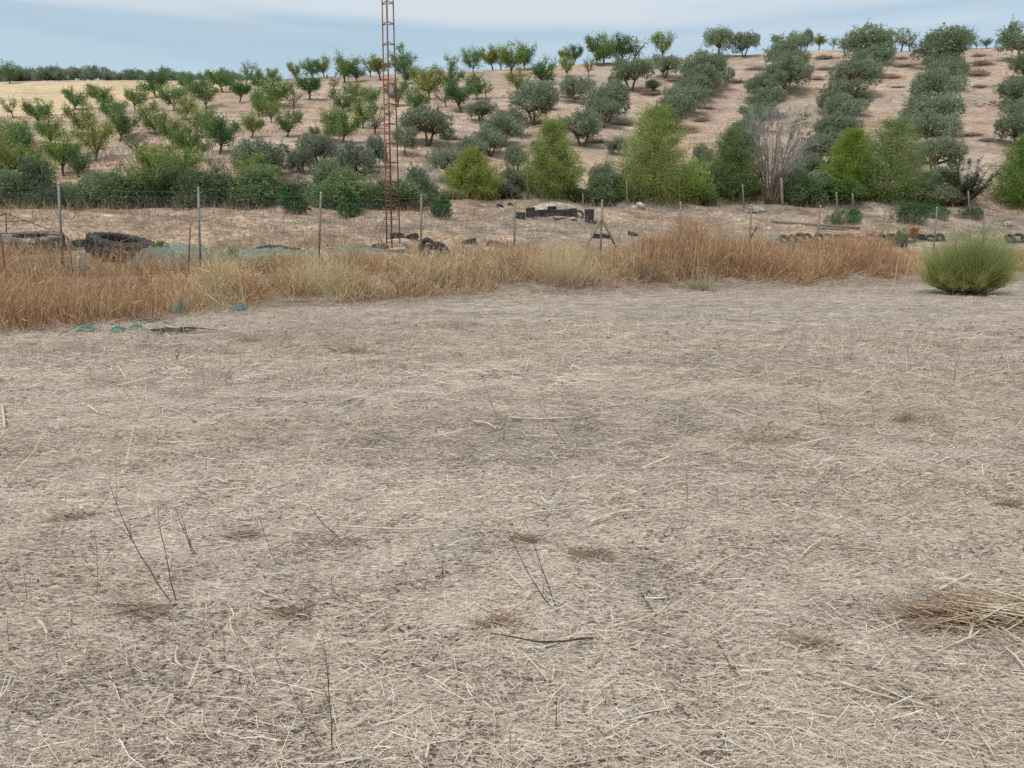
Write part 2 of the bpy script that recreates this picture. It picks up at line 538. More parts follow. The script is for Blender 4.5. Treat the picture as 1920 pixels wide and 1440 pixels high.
n1 = np.clip(fbm(XX / 3.2, YY / .9, 60) * .9 + .5 + .35 * fbm(XX / .5, YY / .3, 20), 0, 1)
col_field = lerp((0.19, 0.16, 0.132), (0.40, 0.33, 0.27), n1)
n2 = np.clip(fbm(XX / 4, YY / 2.5, 24) * 1.3 + .5, 0, 1)
n3 = np.clip(fbm(XX / 7, YY / 2.0, 28) * 1.6 + .35, 0, 1)
col_bank = lerp(lerp((0.27, 0.205, 0.155), (0.25, 0.215, 0.18), n2), (0.36, 0.255, 0.17), n3 * .8)
md_ = np.clip(1.5 * np.exp(-((XX - 2.3) / 2.1) ** 2 - ((YY - 41.6) / 1.5) ** 2), 0, 1)
col_bank = lerp(col_bank, (0.33, 0.29, 0.245), md_)
n4 = np.clip(fbm(XX / 16, YY / 6, 32) * 1.3 + .5, 0, 1)
n5 = np.clip(fbm(XX / 9, YY / 2.2, 36) * 1.8 + .25, 0, 1)
col_hill = lerp(lerp((0.39, 0.30, 0.235), (0.345, 0.30, 0.255), n4), (0.40, 0.275, 0.19), n5 * .5)
# the pale yellow stubble field high on the left
bl = np.array([on_ground(px, py) for px, py in ((-120, 224), (-60, 222), (0, 218), (60, 220), (130, 222), (175, 204), (270, 193), (300, 180))])
yl = np.interp(XX, bl[:, 0][np.argsort(bl[:, 0])], bl[:, 1][np.argsort(bl[:, 0])])
edge = 0.6 * vnoise(XX / 5, YY / 5, 44)
in_y = (YY > yl + edge * 3) & (XX < bl[:, 0].max() + edge * 4) & (YY < YR * 0.955)
col_hill = col_hill * np.array([.97, .925, .885])
col_hill = np.where(in_y[..., None], np.array((0.50, 0.385, 0.24)) * (1 + .12 * vnoise(XX / 30, YY / 3, 45))[..., None], col_hill)

idx = np.arange(nY * nX).reshape(nY, nX)
quad = np.stack([idx[:-1, :-1], idx[:-1, 1:], idx[1:, 1:], idx[1:, :-1]], axis=-1)
fc = FF[:-1, :-1]
is_field = fc < FRONT[:-1, :-1] + 1.2
is_hill = YY[:-1, :-1] > YB[:-1, :-1]
is_bank = ~is_field & ~is_hill


def cut(name, mask, colr, mat):
    Q = quad[mask].reshape(-1, 4)
    used, inv = np.unique(Q, return_inverse=True)
    m = np_mesh(name, PV[used], inv.reshape(-1, 4), colr.reshape(-1, 3)[used])
    return tag(link(name, m, mat), kind='structure')


cut('field', is_field, col_field, mat_mulch('field_mulch'))
cut('bank', is_bank, col_bank, mat_ground('bank_soil', 5, 0.35, .42, .9, .07))
cut('hillside', is_hill, col_hill, mat_ground('hill_soil', 2.4, 0.12, .22, .6, .10, stretch=(.6, 1, 1)))

# ------------------------------------------------------------------ straw lying on the field
STRAW = np.array([(0.66, 0.59, 0.48), (0.57, 0.50, 0.40), (0.49, 0.43, 0.345), (0.42, 0.33, 0.25), (0.34, 0.29, 0.24), (0.72, 0.67, 0.57)])


def scatter_view(n, y0, y1, rng, power=1.0, margin=1.15):
    """points of the ground in front of the camera, thinning out with distance"""
    u = rng.random(n) ** power
    Y = y0 * (y1 / y0) ** u
    X = (rng.random(n) * 2 - 1) * (0.72 * Y * margin + 0.4)
    return X, Y


def litter(bag, n, y0, y1, lmin, lmax, wmin, wmax, rng, along=0.0, lift=0.02, nseg=1, power=1.0, tilt=.12, curl=.22):
    X, Y = scatter_view(n, y0, y1, rng, power)
    keep = (Y - y_fence(X) < np.interp(X, [-12, -7.6, -5.6, 0, 12, 30], [-6.6, -6.2, -3.2, -2.3, -2.6, -2.6]) + .8)
    # bare patches
    dens = fbm(X / 1.7, Y / 0.8, 50) + .5 * vnoise(X / .3, Y / .22, 53)
    keep &= (dens > -.95 + .55 * rng.random(len(X)))
    X, Y = X[keep], Y[keep]; n = len(X)
    L = lmin + (lmax - lmin) * rng.random(n) ** 2.2
    W = wmin + (wmax - wmin) * rng.random(n) ** 1.5
    ang = np.where(rng.random(n) < along, rng.normal(0, .35, n) + math.pi * (rng.random(n) < .5), rng.random(n) * 2 * math.pi)
    D = np.stack([np.cos(ang) * L, np.sin(ang) * L, rng.normal(0, tilt, n) * L], -1)
    Z = height(X, Y) + .002 + lift * rng.random(n) ** 1.6
    P0 = np.stack([X, Y, Z], -1) - D * .5
    P0[:, 2] = np.maximum(P0[:, 2], height(P0[:, 0], P0[:, 1]) + .001)
    bend = np.stack([-D[:, 1], D[:, 0], np.zeros(n)], -1) * rng.normal(0, curl, n)[:, None]
    up = np.array([0, 0, 1.0]) + rng.normal(0, .55, (n, 3))
    ci = rng.choice(len(STRAW), n, p=[.24, .26, .2, .12, .10, .08])
    tone = np.clip(fbm(X / 3.2, Y / .9, 60) * 1.3, -.7, .7)
    c = STRAW[ci] * np.array([1.06, .99, .985]) * (1 + .22 * rng.normal(size=n) * .6)[:, None] * (1 + .24 * tone)[:, None]
    warm = np.clip(fbm(X / 3.5, Y / 1.6, 70) * 1.5, 0, 1)[:, None]
    c = c * (1 - warm * np.array([.03, .11, .19]))
    ribbons(bag, P0, D, bend, W, nseg, np.clip(c, .03, .75), taper=.25, up=up, rng=rng)


def crumbs(bag, n, y0, y1, rng):
    """dark crumbs of earth and rotten straw, in clumps"""
    X, Y = scatter_view(n, y0, y1, rng, 1.1)
    k = (fbm(X / .55, Y / .3, 190) + .6 * vnoise(X / .16, Y / .1, 193) > .20) & (Y - y_fence(X) < -3.5)
    X, Y = X[k], Y[k]; n = len(X)
    L = (.006 + .022 * rng.random(n) ** 2) * np.maximum(1, Y / 4.5)
    a = rng.normal(0, .7, n)
    D = np.stack([np.cos(a) * L, np.sin(a) * L, .35 * L * rng.normal(size=n)], -1)
    ribbons(bag, np.stack([X, Y, height(X, Y) + .004 + .016 * rng.random(n)], -1), D, rng.normal(0, .003, (n, 3)), L * (.22 + .25 * rng.random(n)), 1,
            np.array([(.105, .08, .064)]) * (.6 + 1.2 * rng.random((n, 1))), .4, up=np.array([0, 0, 1.0]) + rng.normal(0, .6, (n, 3)), rng=rng)


r = np.random.default_rng(3)
bag = Bag()
litter(bag, 120000, 1.5, 8.0, .008, .036, .0009, .0024, r, .35, .020, 1, 1.15, tilt=.3)
litter(bag, 62000, 1.5, 7.5, .014, .070, .0012, .0032, r, .35, .03, 2, 1.15, tilt=.35, curl=.8)
litter(bag, 15000, 1.5, 8.0, .05, .22, .0014, .0036, r, .4, .03, 2, 1.1, tilt=.12)
litter(bag, 100000, 4.0, 13.0, .015, .10, .0018, .0050, r, .6, .030, 1, .85, tilt=.2)
litter(bag, 9000, 5.0, 13.0, .08, .35, .003, .006, r, .6, .035, 2, .85, tilt=.14)
litter(bag, 42000, 8.0, 24.0, .05, .24, .004, .009, r, .65, .05, 1, .9, tilt=.18)
crumbs(bag, 45000, 1.5, 14.0, np.random.default_rng(8))
tag(link('straw_litter', bag.mesh('straw_litter', False), M_STRAW), 'chopped pale straw scattered thickly over the mown field', 'straw', kind='stuff')

# short stubble stalks and fuzzy low tufts on the far part of the field
bag = Bag()
X, Y = scatter_view(2600, 7.5, 24, r, 0.7)
tuft = np.stack([X, Y], -1)
tuft = tuft[(fbm(X / 2.5, Y / 1.2, 80) > -.05) & (Y - y_fence(X) < -2.0)]
for k, (hmul, cnt) in enumerate(((1, 13),)):
    n = len(tuft) * cnt
    P = np.repeat(tuft, cnt, 0) + r.normal(0, .13, (n, 2))
    hh = np.repeat(.06 + .16 * r.random(len(tuft)) ** 2, cnt) * (.5 + r.random(n))
    D = np.stack([r.normal(0, .45, n) * hh, r.normal(0, .45, n) * hh, hh], -1)
    P0 = np.stack([P[:, 0], P[:, 1], height(P[:, 0], P[:, 1]) - .005], -1)
    c = np.array([(.50, .415, .345)]) * (.75 + .5 * r.random((n, 1)))
    ribbons(bag, P0, D, r.normal(0, .3, (n, 3)) * hh[:, None], np.full(n, .006), 2, c, .6, rng=r)
# single standing pale stalks, leaning to the right
X, Y = scatter_view(900, 4.5, 15, r, 0.75)
k = (Y - y_fence(X) < -3.5) & (fbm(X / 3, Y / 2, 90) > -.05)
X, Y = X[k], Y[k]; n = len(X)
L = .10 + .32 * r.random(n) ** 2
D = np.stack([L * r.normal(.55, .45, n), L * r.normal(0, .5, n), L * (.35 + .6 * r.random(n))], -1)
ribbons(bag, np.stack([X, Y, height(X, Y)], -1), D, r.normal(0, .06, (n, 3)), .004 + .004 * r.random(n), 2,
        np.array([(.60, .50, .37)]) * (.7 + .45 * r.random((n, 1))), .4, rng=r)
tag(link('stubble', bag.mesh('stubble', False), M_STRAW), 'low pale stubble tufts standing across the far half of the field', 'stubble', kind='stuff')

# ------------------------------------------------------------------ tall dry grass band along the fence
GH = np.array([(-200, 1.05), (0, 1.05), (110, 1.0), (200, .9), (255, .72), (330, .58), (400, .72), (480, .5), (560, .62), (640, .74), (720, .78), (850, .86),
               (950, .84), (1050, .80), (1130, .62), (1200, .90), (1300, 1.32), (1400, 1.22), (1500, 1.0), (1600, .98), (1660, .90), (1685, .5),
               (1730, .4), (1800, .35), (2300, .4)])
G_OR = np.array([(.40, .235, .135), (.50, .315, .175), (.52, .355, .205), (.54, .41, .25), (.58, .47, .31), (.33, .21, .14)])
bag = Bag()
n = 84000
X = -19 + 50 * r.random(n)
yf = y_fence(X)
fr = np.interp(X, [-16, -12, -7.6, -5.6, 0, 12, 30], [-7.2, -7.1, -6.7, -3.3, -2.3, -2.6, -2.6])
fr = fr + .9 * vnoise(X / 1.3, X * 0 + 3, 170) + .5 * vnoise(X / .4, X * 0, 171)
f = fr + (0.9 - fr) * r.random(n)
Y = yf + f
u, _ = project(np.stack([X, Y, np.full(n, .5)], -1))
clump = fbm(X / .55, Y / .55, 100)
hb = np.interp(u, GH[:, 0], GH[:, 1])
edge = sstep(f - fr, -.1, np.where(X < -5.5, .5, 1.0) + .9 * vnoise(X / .8, X * 0, 3))
hh = hb * (.26 + .74 * edge) * (.86 + .75 * clump + .55 * vnoise(X / 1.6, Y / 1.6, 105)) * (.50 + .62 * r.random(n))
keep = (clump > -.42 + .35 * r.random(n)) & (hh > .12)
X, Y, hh, clump, u, f, fr = [a[keep] for a in (X, Y, hh, clump, u, f, fr)]
n = len(X)
P0 = np.stack([X, Y, height(X, Y) - .02], -1)
lean = np.stack([vnoise(X / 1.1, Y / 1.1, 110) * .9, vnoise(X / 1.1, Y / 1.1, 111) * .6 - .05], -1)
D = np.stack([hh * (lean[:, 0] * .6 + r.normal(0, .16, n)), hh * (lean[:, 1] * .6 + r.normal(0, .16, n)), hh], -1)
bend = np.stack([hh * r.normal(0, .18, n) + lean[:, 0] * hh * .3, hh * r.normal(0, .14, n), -hh * .12 * r.random(n)], -1)
patch = fbm(X / 2.4, Y / 2.4, 120)
ci = np.clip((patch * 3.4 + r.normal(0, .9, n) + 1.45 - .9 * sstep(u, 1120, 1260) - .3 * (1 - sstep(u, 150, 330))).round().astype(int), 0, 5)
pale = np.clip(1 - np.abs(u[:, None] - np.array([(420, 590, 640, 1055, 1085)]).reshape(1, -1)) / np.array([45, 55, 45, 55, 50]), 0, 1).max(1) > r.random(n)
c = G_OR[ci]
c = np.where(pale[:, None], np.array((.54, .43, .25)), c) * (.75 + .5 * r.random((n, 1)))
tipc = np.clip(c * np.array([1.15, 1.2, 1.25]), 0, .75)
ribbons(bag, P0, D, bend, .006 + .006 * r.random(n), 2, c, .55, rng=r, tipcol=tipc)
# feathery heads and side twigs near the top of the stems
sel = r.random(n) < .85
m = sel.sum()
for rep in range(1):
    t = (.5 + .5 * r.random(m))[:, None]
    Pt = P0[sel] + D[sel] * t + bend[sel] * t ** 2
    L = .04 + .10 * r.random(m)
    Dd = np.stack([r.normal(0, .7, m), r.normal(0, .7, m), .5 + .5 * r.random(m)], -1) * L[:, None]
    ribbons(bag, Pt, Dd, r.normal(0, .02, (m, 3)), .008 + .007 * r.random(m), 1, tipc[sel] * (.75 + .5 * r.random((m, 1))), .5, rng=r)
n2 = 6500
k = r.choice(n, n2)
Xr_, Yr2 = X[k] + r.normal(0, .05, n2), Y[k] + r.normal(0, .05, n2)
hr = np.interp(u[k], GH[:, 0], GH[:, 1]) * (.5 + .62 * r.random(n2)) * (.4 + .6 * sstep(f[k] - fr[k], -.1, .7))
D = np.stack([hr * r.normal(.02, .13, n2), hr * r.normal(0, .13, n2), hr], -1)
wr = np.where(u[k] > 1180, .009 + .010 * r.random(n2), .006 + .006 * r.random(n2))
cr_ = np.where((r.random(n2) < .55)[:, None], np.array((.60, .45, .28)), np.array((.36, .21, .125))) * (.75 + .45 * r.random((n2, 1)))
ribbons(bag, np.stack([Xr_, Yr2, height(Xr_, Yr2) - .02], -1), D, np.stack([hr * r.normal(0, .08, n2), hr * r.normal(0, .08, n2), 0 * hr], -1), wr, 3, cr_, .45, rng=r)
n2 = 30000
k = r.choice(n, n2)
Xu, Yu = X[k] + r.normal(0, .08, n2), Y[k] + r.normal(0, .06, n2)
ok = vnoise(Xu / .7, Yu / .7, 180) + .35 * r.random(n2) > -.02
Xu, Yu, ku = Xu[ok], Yu[ok], k[ok]; n2 = len(Xu)
hu = np.interp(u[ku], GH[:, 0], GH[:, 1]) * (.15 + .32 * r.random(n2))
D = np.stack([hu * r.normal(0, .4, n2), hu * r.normal(0, .4, n2), hu], -1)
ribbons(bag, np.stack([Xu, Yu, height(Xu, Yu) - .02], -1), D, r.normal(0, .2, (n2, 3)) * hu[:, None], .008 + .010 * r.random(n2), 2,
        np.array([(.26, .135, .08)]) * (.55 + .7 * r.random((n2, 1))), .5, rng=r)
# broken stalks that lean and lie at the front of the band
n2 = 2600
k = r.choice(np.nonzero(f - fr < 1.0)[0], n2)
Lb = .25 + .6 * r.random(n2)
a_ = r.random(n2) * 6.283
D = np.stack([np.cos(a_) * Lb, np.sin(a_) * Lb, Lb * (.1 + .9 * r.random(n2) ** 1.5)], -1)
ribbons(bag, np.stack([X[k], Y[k], height(X[k], Y[k])], -1), D, r.normal(0, .08, (n2, 3)), .006 + .007 * r.random(n2), 2,
        np.array([(.58, .45, .31)]) * (.6 + .5 * r.random((n2, 1))), .4, rng=r)
tag(link('dry_grass', bag.mesh('dry_grass', False), M_GRASS), 'tall orange brown dry grass growing in a band along the wire fence', 'grass', kind='stuff')

# flattened dry grass at the foot of the band, and short dry grass on the bank and hillside
bag = Bag()
n = 18000
X = -16 + 46 * r.random(n)
fr = np.interp(X, [-16, -12, -7.6, -5.6, 0, 12, 30], [-6.8, -6.6, -6.2, -3.2, -2.3, -2.6, -2.6])
Y = y_fence(X) + fr + r.normal(-.15, .45, n)
L = .12 + .35 * r.random(n)
ang = r.random(n) * 2 * math.pi
D = np.stack([np.cos(ang) * L, np.sin(ang) * L, L * (.15 + .5 * r.random(n) ** 2)], -1)
ribbons(bag, np.stack([X, Y, height(X, Y)], -1), D, np.stack([r.normal(0, .1, n), r.normal(0, .1, n), -.3 * D[:, 2]], -1), .005 + .005 * r.random(n), 2,
        np.array([(.46, .36, .27)]) * (.65 + .6 * r.random((n, 1))), .5, rng=r)
tag(link('flattened_grass', bag.mesh('flattened_grass', False), M_GRASS), 'flattened pale grass at the foot of the tall dry band', 'grass', kind='stuff')

bag = Bag()
n = 60000
Y = 19 + 36 * r.random(n)
X = (r.random(n) * 2 - 1) * (.78 * Y)
ff = Y - y_fence(X)
dn = fbm(X / 1.6, Y / 1.0, 130)
k = (ff > .8) & (dn + .35 * r.random(n) > .05) & ~((X > 11) & (Y > 34) & (Y < 41))
X, Y = X[k], Y[k]; n = len(X)
hh = (.08 + .26 * r.random(n) ** 1.5)
crest = sstep(Y - np.interp(X, [-30, -15, 0, 15, 40], [34, 37, 46, 50, 52]), -6, -1)
hh = hh * (1 + .9 * crest)
D = np.stack([r.normal(0, .4, n) * hh, r.normal(0, .4, n) * hh, hh], -1)
cc = np.where((fbm(X / 3, Y / 3, 140) > 0)[:, None], np.array((.42, .28, .17)), np.array((.38, .31, .23))) * (.5 + .7 * r.random((n, 1)))
ribbons(bag, np.stack([X, Y, height(X, Y) - .01], -1), D, r.normal(0, .3, (n, 3)) * hh[:, None], .012 + .014 * r.random(n), 2, cc, .6, rng=r)
tag(link('bank_grass', bag.mesh('bank_grass', False), M_GRASS), 'short dry grass tufts on the bank behind the fence', 'grass', kind='stuff')

bag = Bag()
n = 120000
Y = 42 * (150 / 42) ** (r.random(n))
X = (r.random(n) * 2 - 1) * (.76 * Y)
yb_ = np.interp(X, [-30, -15, 0, 15, 40], [34, 37, 46, 50, 52])
yr_ = np.interp(X, RP[:, 0], RP[:, 1])
dn = fbm(X / 6, Y / 1.6, 150)
yl_ = np.interp(X, bl[:, 0][np.argsort(bl[:, 0])], bl[:, 1][np.argsort(bl[:, 0])])
k = (Y > yb_) & (Y < yr_ * 1.01) & (dn > .02) & ~((X < bl[:, 0].max()) & (Y > yl_))
X, Y, dn = X[k], Y[k], dn[k]; n = len(X)
hh = (.05 + .28 * np.clip(dn, 0, 1)) * (.5 + r.random(n))
D = np.stack([r.normal(0, .5, n) * hh, r.normal(0, .5, n) * hh, hh], -1)
cc = np.where((r.random(n) < .6)[:, None], np.array((.42, .28, .18)), np.array((.34, .27, .21))) * (.75 + .4 * r.random((n, 1)))
ribbons(bag, np.stack([X, Y, height(X, Y) - .02], -1), D, r.normal(0, .2, (n, 3)) * hh[:, None], .03 + .05 * r.random(n), 1, cc, .5, rng=r)
tag(link('hillside_grass', bag.mesh('hillside_grass', False), M_GRASS), 'sparse dry grass tufts over the orchard hillside', 'grass', kind='stuff')


# ------------------------------------------------------------------ plants
def limb_tree(seed, n_limb, h_trunk, H, W, r0, upward=1.0, twig=7, kinks=.05, sub_len=.55):
    """trunk and limbs; returns the bag and the list of shoots (start, end)"""
    g = np.random.default_rng(seed)
    b = Bag(); shoots = []
    lean = g.normal(0, .10, 2)
    top = np.array([lean[0] * h_trunk * 2, lean[1] * h_trunk * 2, h_trunk])
    rise = (.78, .5, .62, .5, .66, .55)
    tube(b, wob((0, 0, -.15), top, 5, .015, g), np.linspace(r0 * 1.25, r0, 5), sides=7)
    for i in range(n_limb):
        az = 2 * math.pi * (i + g.random() * .7) / n_limb
        out = W * .5 * ((.6 + .35 * g.random()) if i else .15)
        e = top + np.array([math.cos(az) * out, math.sin(az) * out, (H - h_trunk) * (rise[i % 6] + .12 * g.normal()) * upward])
        pts = wob(top, e, 6, kinks, g, sag=(0, 0, .08))
        tube(b, pts, np.linspace(r0 * .65, r0 * .16, 6), sides=5)
        shoots.append((pts[2], pts[-1]))
        for k in range(twig):
            s = pts[1 + int(g.random() * 4.9)]
            a2 = az + g.normal(0, 1.0)
            l2 = W * .5 * sub_len * (.5 + .6 * g.random())
            d = np.array([math.cos(a2) * l2, math.sin(a2) * l2, l2 * (-.15 + 1.35 * g.random()) * upward])
            q = s + d
            rq = math.hypot(q[0], q[1]) / (W * .5)
            q[2] = min(q[2], H * (.84 + .16 * g.random()) - .35 * rq ** 2)
            if rq > 1.05: q[:2] = q[:2] / rq * 1.02
            q[2] = max(q[2], h_trunk * .75)
            p2 = wob(s, q, 4, kinks * .6, g)
            tube(b, p2, np.linspace(r0 * .22, r0 * .06, 4), sides=4, cap=False)
            shoots.append((p2[0], p2[-1]))
    return b, shoots, g


def shoot_leaves(b, shoots, g, per, L, Wd, spread, col, var=.25, start=.15):
    S = np.repeat(np.array([s[0] for s in shoots]), per, 0)
    E = np.repeat(np.array([s[1] for s in shoots]), per, 0)
    n = len(S)
    t = (start + (1.12 - start) * g.random(n))[:, None]
    P = S + (E - S) * t + g.normal(0, spread, (n, 3))
    D = unit(E - S) * .8 + g.normal(0, .7, (n, 3))
    shade = np.repeat(1 + var * g.normal(size=len(shoots)) * .6, per)
    c = np.array(col) * (shade * (1 + var * g.normal(size=n) * .7))[:, None]
    leaves(b, P, D, L * (.6 + .8 * g.random(n)), Wd * (.6 + .8 * g.random(n)), np.clip(c, .01, 2), g)


WHITE = (1.0, 1.0, 1.0)


def make_almond(seed, sparse=False, bare=False):
    g0 = np.random.default_rng(seed)
    W = 2.5 + .5 * g0.random()
    tb, sh, g = limb_tree(seed, int(g0.integers(5, 7)), .38 + .28 * g0.random(), 3.0, W, .085, 1.0, 9, .05, .62)
    trunk = tb.mesh('almond_trunk')
    cb = Bag()
    if not bare:
        shoot_leaves(cb, sh, g, 18 if sparse else 60, .15, .08, .10 if sparse else .17, WHITE, .24, .0)
    else:
        shoot_leaves(cb, sh[::4], g, 4, .10, .05, .04, WHITE, .2)
    return trunk, cb.mesh('almond_crown', False)


def lobes_crown(b, g, centers, radii, per, L, Wd, var=.25, outward=.8, flat=(1, 1, .8), droop=0.0):
    for c0, rr in zip(centers, radii):
        n = int(per * rr ** 2)
        d = unit(g.normal(size=(n, 3)))
        lump = 1 + .25 * np.sin(d[:, 0] * 7 + c0[0] * 9) * np.sin(d[:, 1] * 6 + c0[1] * 5) * np.cos(d[:, 2] * 5)
        rad = rr * lump * (1 - .45 * g.random(n) ** 1.8)
        P = np.array(c0) + d * rad[:, None] * np.array(flat)
        D = d * outward + g.normal(0, .6, (n, 3)) + np.array([0, 0, -droop])
        shade = 1 + .10 * g.normal()
        col = np.ones((n, 3)) * (shade * (1 + var * g.normal(size=n) * .7))[:, None]
        leaves(b, P, D, L * (.6 + .8 * g.random(n)), Wd * (.6 + .8 * g.random(n)), np.clip(col, .25, 2), g)


def make_olive(seed, dense=False):
    g = np.random.default_rng(seed)
    tb = Bag()
    W, H = 4.4, 3.4
    ntr = int(g.integers(2, 4))
    cen, rad = [], []
    nl = 27 if not dense else 28
    for i in range(nl):
        az = 2 * math.pi * (i * .381966 + g.random() * .15)
        q = math.sqrt((i + .5) / nl) * (.78 + .3 * g.random())
        rr = .34 + .34 * g.random()
        cr = min(W * .5 * q, W * .5 - rr * .85)
        top = H - rr * .9 - .95 * q ** 2
        lo = (.95 if not dense else .6) + .15 * g.random()
        cen.append(np.array([math.cos(az) * cr, math.sin(az) * cr, lo + (top - lo) * (1 - .85 * g.random() ** 1.4)]))
        rad.append(rr)
    for k in range(ntr):
        az = 2 * math.pi * (k + g.random() * .5) / ntr
        p1 = np.array([math.cos(az) * .55, math.sin(az) * .55, .95 + .2 * g.random()])
        tube(tb, wob((math.cos(az) * .08, math.sin(az) * .08, -.15), p1, 5, .03, g), np.linspace(.13, .085, 5), sides=7)
        mine = [c for j, c in enumerate(cen) if j % ntr == k]
        for c in mine:
            tube(tb, wob(p1, c, 5, .05, g), np.linspace(.06, .015, 5), sides=5, cap=False)
    cb = Bag()
    lobes_crown(cb, g, cen, rad, 900, .16, .085, .24, .7, flat=(1, 1, .88), droop=.1)
    sh = []
    for k in range(90):
        i = int(g.integers(len(cen)))
        d = unit(g.normal(size=3) + np.array([0, 0, .35]))
        s0 = cen[i] + d * rad[i] * .6
        sh.append((s0, s0 + d * (.35 + .45 * g.random()) + np.array([0, 0, .12 * g.normal()])))
    shoot_leaves(cb, sh, g, 26, .14, .055, .06, WHITE, .25, .1)
    return tb.mesh('olive_trunk'), cb.mesh('olive_crown', False)


def make_shrub(seed, W, H, L, Wd, per, shoots=40, lobes=14, low=.25):
    """a rounded bush down to the ground, with shoots that stick out"""
    g = np.random.default_rng(seed)
    cen, rad, tb = [], [], Bag()
    for i in range(lobes):
        az = g.random() * 2 * math.pi
        q = math.sqrt(g.random())
        rr = (.22 + .12 * g.random()) * min(W * .8, H * 1.2)
        c = np.array([math.cos(az) * q * (W * .5 - rr * .8), math.sin(az) * q * (W * .5 - rr * .8), 0])
        zt = H * (1 - .55 * q ** 2) - rr * .7
        c[2] = max(rr * low, zt * (.35 + .65 * g.random()))
        cen.append(c); rad.append(rr)
        tube(tb, wob((c[0] * .15, c[1] * .15, -.1), c, 4, .03, g), np.linspace(.03, .01, 4), sides=4, cap=False)
    cb = Bag()
    lobes_crown(cb, g, cen, rad, per, L, Wd, .34, .7, flat=(1, 1, .95))
    sh = []
    for k in range(shoots):
        i = int(g.integers(len(cen)))
        d = unit(g.normal(size=3) + np.array([0, 0, .9]))
        s = cen[i] + d * rad[i] * .6
        sh.append((s, s + (d + np.array([0, 0, .5])) * (.12 + .2 * g.random()) * H * .6))
    if sh: shoot_leaves(cb, sh, g, 16, L, Wd, L * .3, WHITE, .3, .2)
    return tb.mesh('shrub_stems'), cb.mesh('shrub_foliage', False)


def make_pine(seed, W, H, dens=1.0, point=1.0):
    g = np.random.default_rng(seed)
    tb, cb = Bag(), Bag()
    tpts = wob((0, 0, -.15), (g.normal(0, .08), g.normal(0, .08), H * .96), 9, .025, g)
    tube(tb, tpts, np.linspace(.095 * H / 5, .012, 9), sides=7)
    sh = []
    z = .08 * H
    while z < H * .97:
        q = z / H
        reach = W * .5 * (min(1, .62 + q * 1.7) * (1 - q) ** (.92 * point) * 1.22 + .03)
        nb = int(g.integers(7, 10))
        a0 = g.random() * 6.28
        for k in range(nb):
            az = a0 + 2 * math.pi * k / nb + g.normal(0, .25)
            l = reach * (.66 + .48 * g.random())
            s = np.array([np.interp(z, tpts[:, 2], tpts[:, 0]), np.interp(z, tpts[:, 2], tpts[:, 1]), z])
            rise = l * (.18 + .5 * q + .12 * g.normal())
            e = s + np.array([math.cos(az) * l, math.sin(az) * l, rise])
            pts = wob(s, e, 5, .03, g, sag=(0, 0, -.06 * l))
            tube(tb, pts, np.linspace(.022, .006, 5), sides=4, cap=False)
            nsub = max(5, int(12 * l / (W * .5)))
            for j in range(nsub):
                t = .25 + .75 * (j + g.random()) / nsub
                p = s + (e - s) * t
                a2 = az + g.normal(0, .8)
                l2 = (.16 + .22 * g.random()) * (W / 3.5) * (1.25 - .5 * t)
                sh.append((p, p + np.array([math.cos(a2) * l2, math.sin(a2) * l2, l2 * (.35 + .6 * g.random())])))
            sh.append((e - (e - s) * .15, e + (e - s) / max(l, .1) * .14 + np.array([0, 0, .1])))
        z += H * (.040 + .018 * g.random())
    sh.append((np.array([0, 0, H * .9]), np.array([0, 0, H])))
    shoot_leaves(cb, sh, g, int(15 * dens), .19, .026, .12, WHITE, .22, .0)
    cen, rad = [], []
    for k in range(46):
        q = .06 + .86 * (k + .5) / 46
        reach = W * .5 * (min(1, .62 + q * 1.7) * (1 - q) ** (.92 * point) * 1.22 + .03)
        a_, rr = k * 2.4, reach * (.26 + .20 * g.random()) + .08
        cr = max(reach - rr * .85, 0) * (.55 + .45 * g.random())
        cen.append(np.array([math.cos(a_) * cr, math.sin(a_) * cr, q * H])); rad.append(rr)
    lobes_crown(cb, g, cen, rad, 520 * dens, .18, .026, .26, .6, flat=(1, 1, 1.1))
    return tb.mesh('pine_trunk'), cb.mesh('pine_crown', False)


def add_tree(kind, tm, cm, loc, rz, scale, tint, label, cat, group=None, bark=None, leafmat=None, cname='crown', tname='trunk'):
    o = thing(kind, label, cat, loc, group, rz, scale)
    link(tname, tm, bark or M_BARK, o)
    c = link(cname, cm, leafmat or M_LEAF, o)
    gain = {'almond_tree': 1.72, 'olive_tree': 2.4, 'distant_tree': 2.1, 'pine_tree': 2.0, 'hedge_bush': 2.25, 'young_tree': 1.3}.get(kind, 1.1)
    c.color = (*(np.array(tint) * gain), 1)
    return o


SECTIONS = [(150, 'above the rusty frame'), (330, 'above the tilted tractor tyre'), (480, 'above the green net'), (700, 'above the bright green shrubs'),
            (765, 'behind the mast'), (870, 'above the standing tyre'), (965, 'above the small pine'), (1115, 'above the middle pine'),
            (1310, 'above the tallest pine'), (1510, 'above the bare tree'), (1600, 'above the low green mound'), (1700, 'above the right pine'),
            (1840, 'above the spiky dark shrub'), (9999, 'at the right edge')]
ORD = ['leftmost', 'second from left', 'third from left', 'fourth from left', 'fifth from left', 'sixth from left', 'seventh from left', 'eighth from left', 'ninth from left', 'tenth from left', 'eleventh from left', 'twelfth from left', 'thirteenth from left', 'fourteenth from left', 'fifteenth from left', 'sixteenth from left']


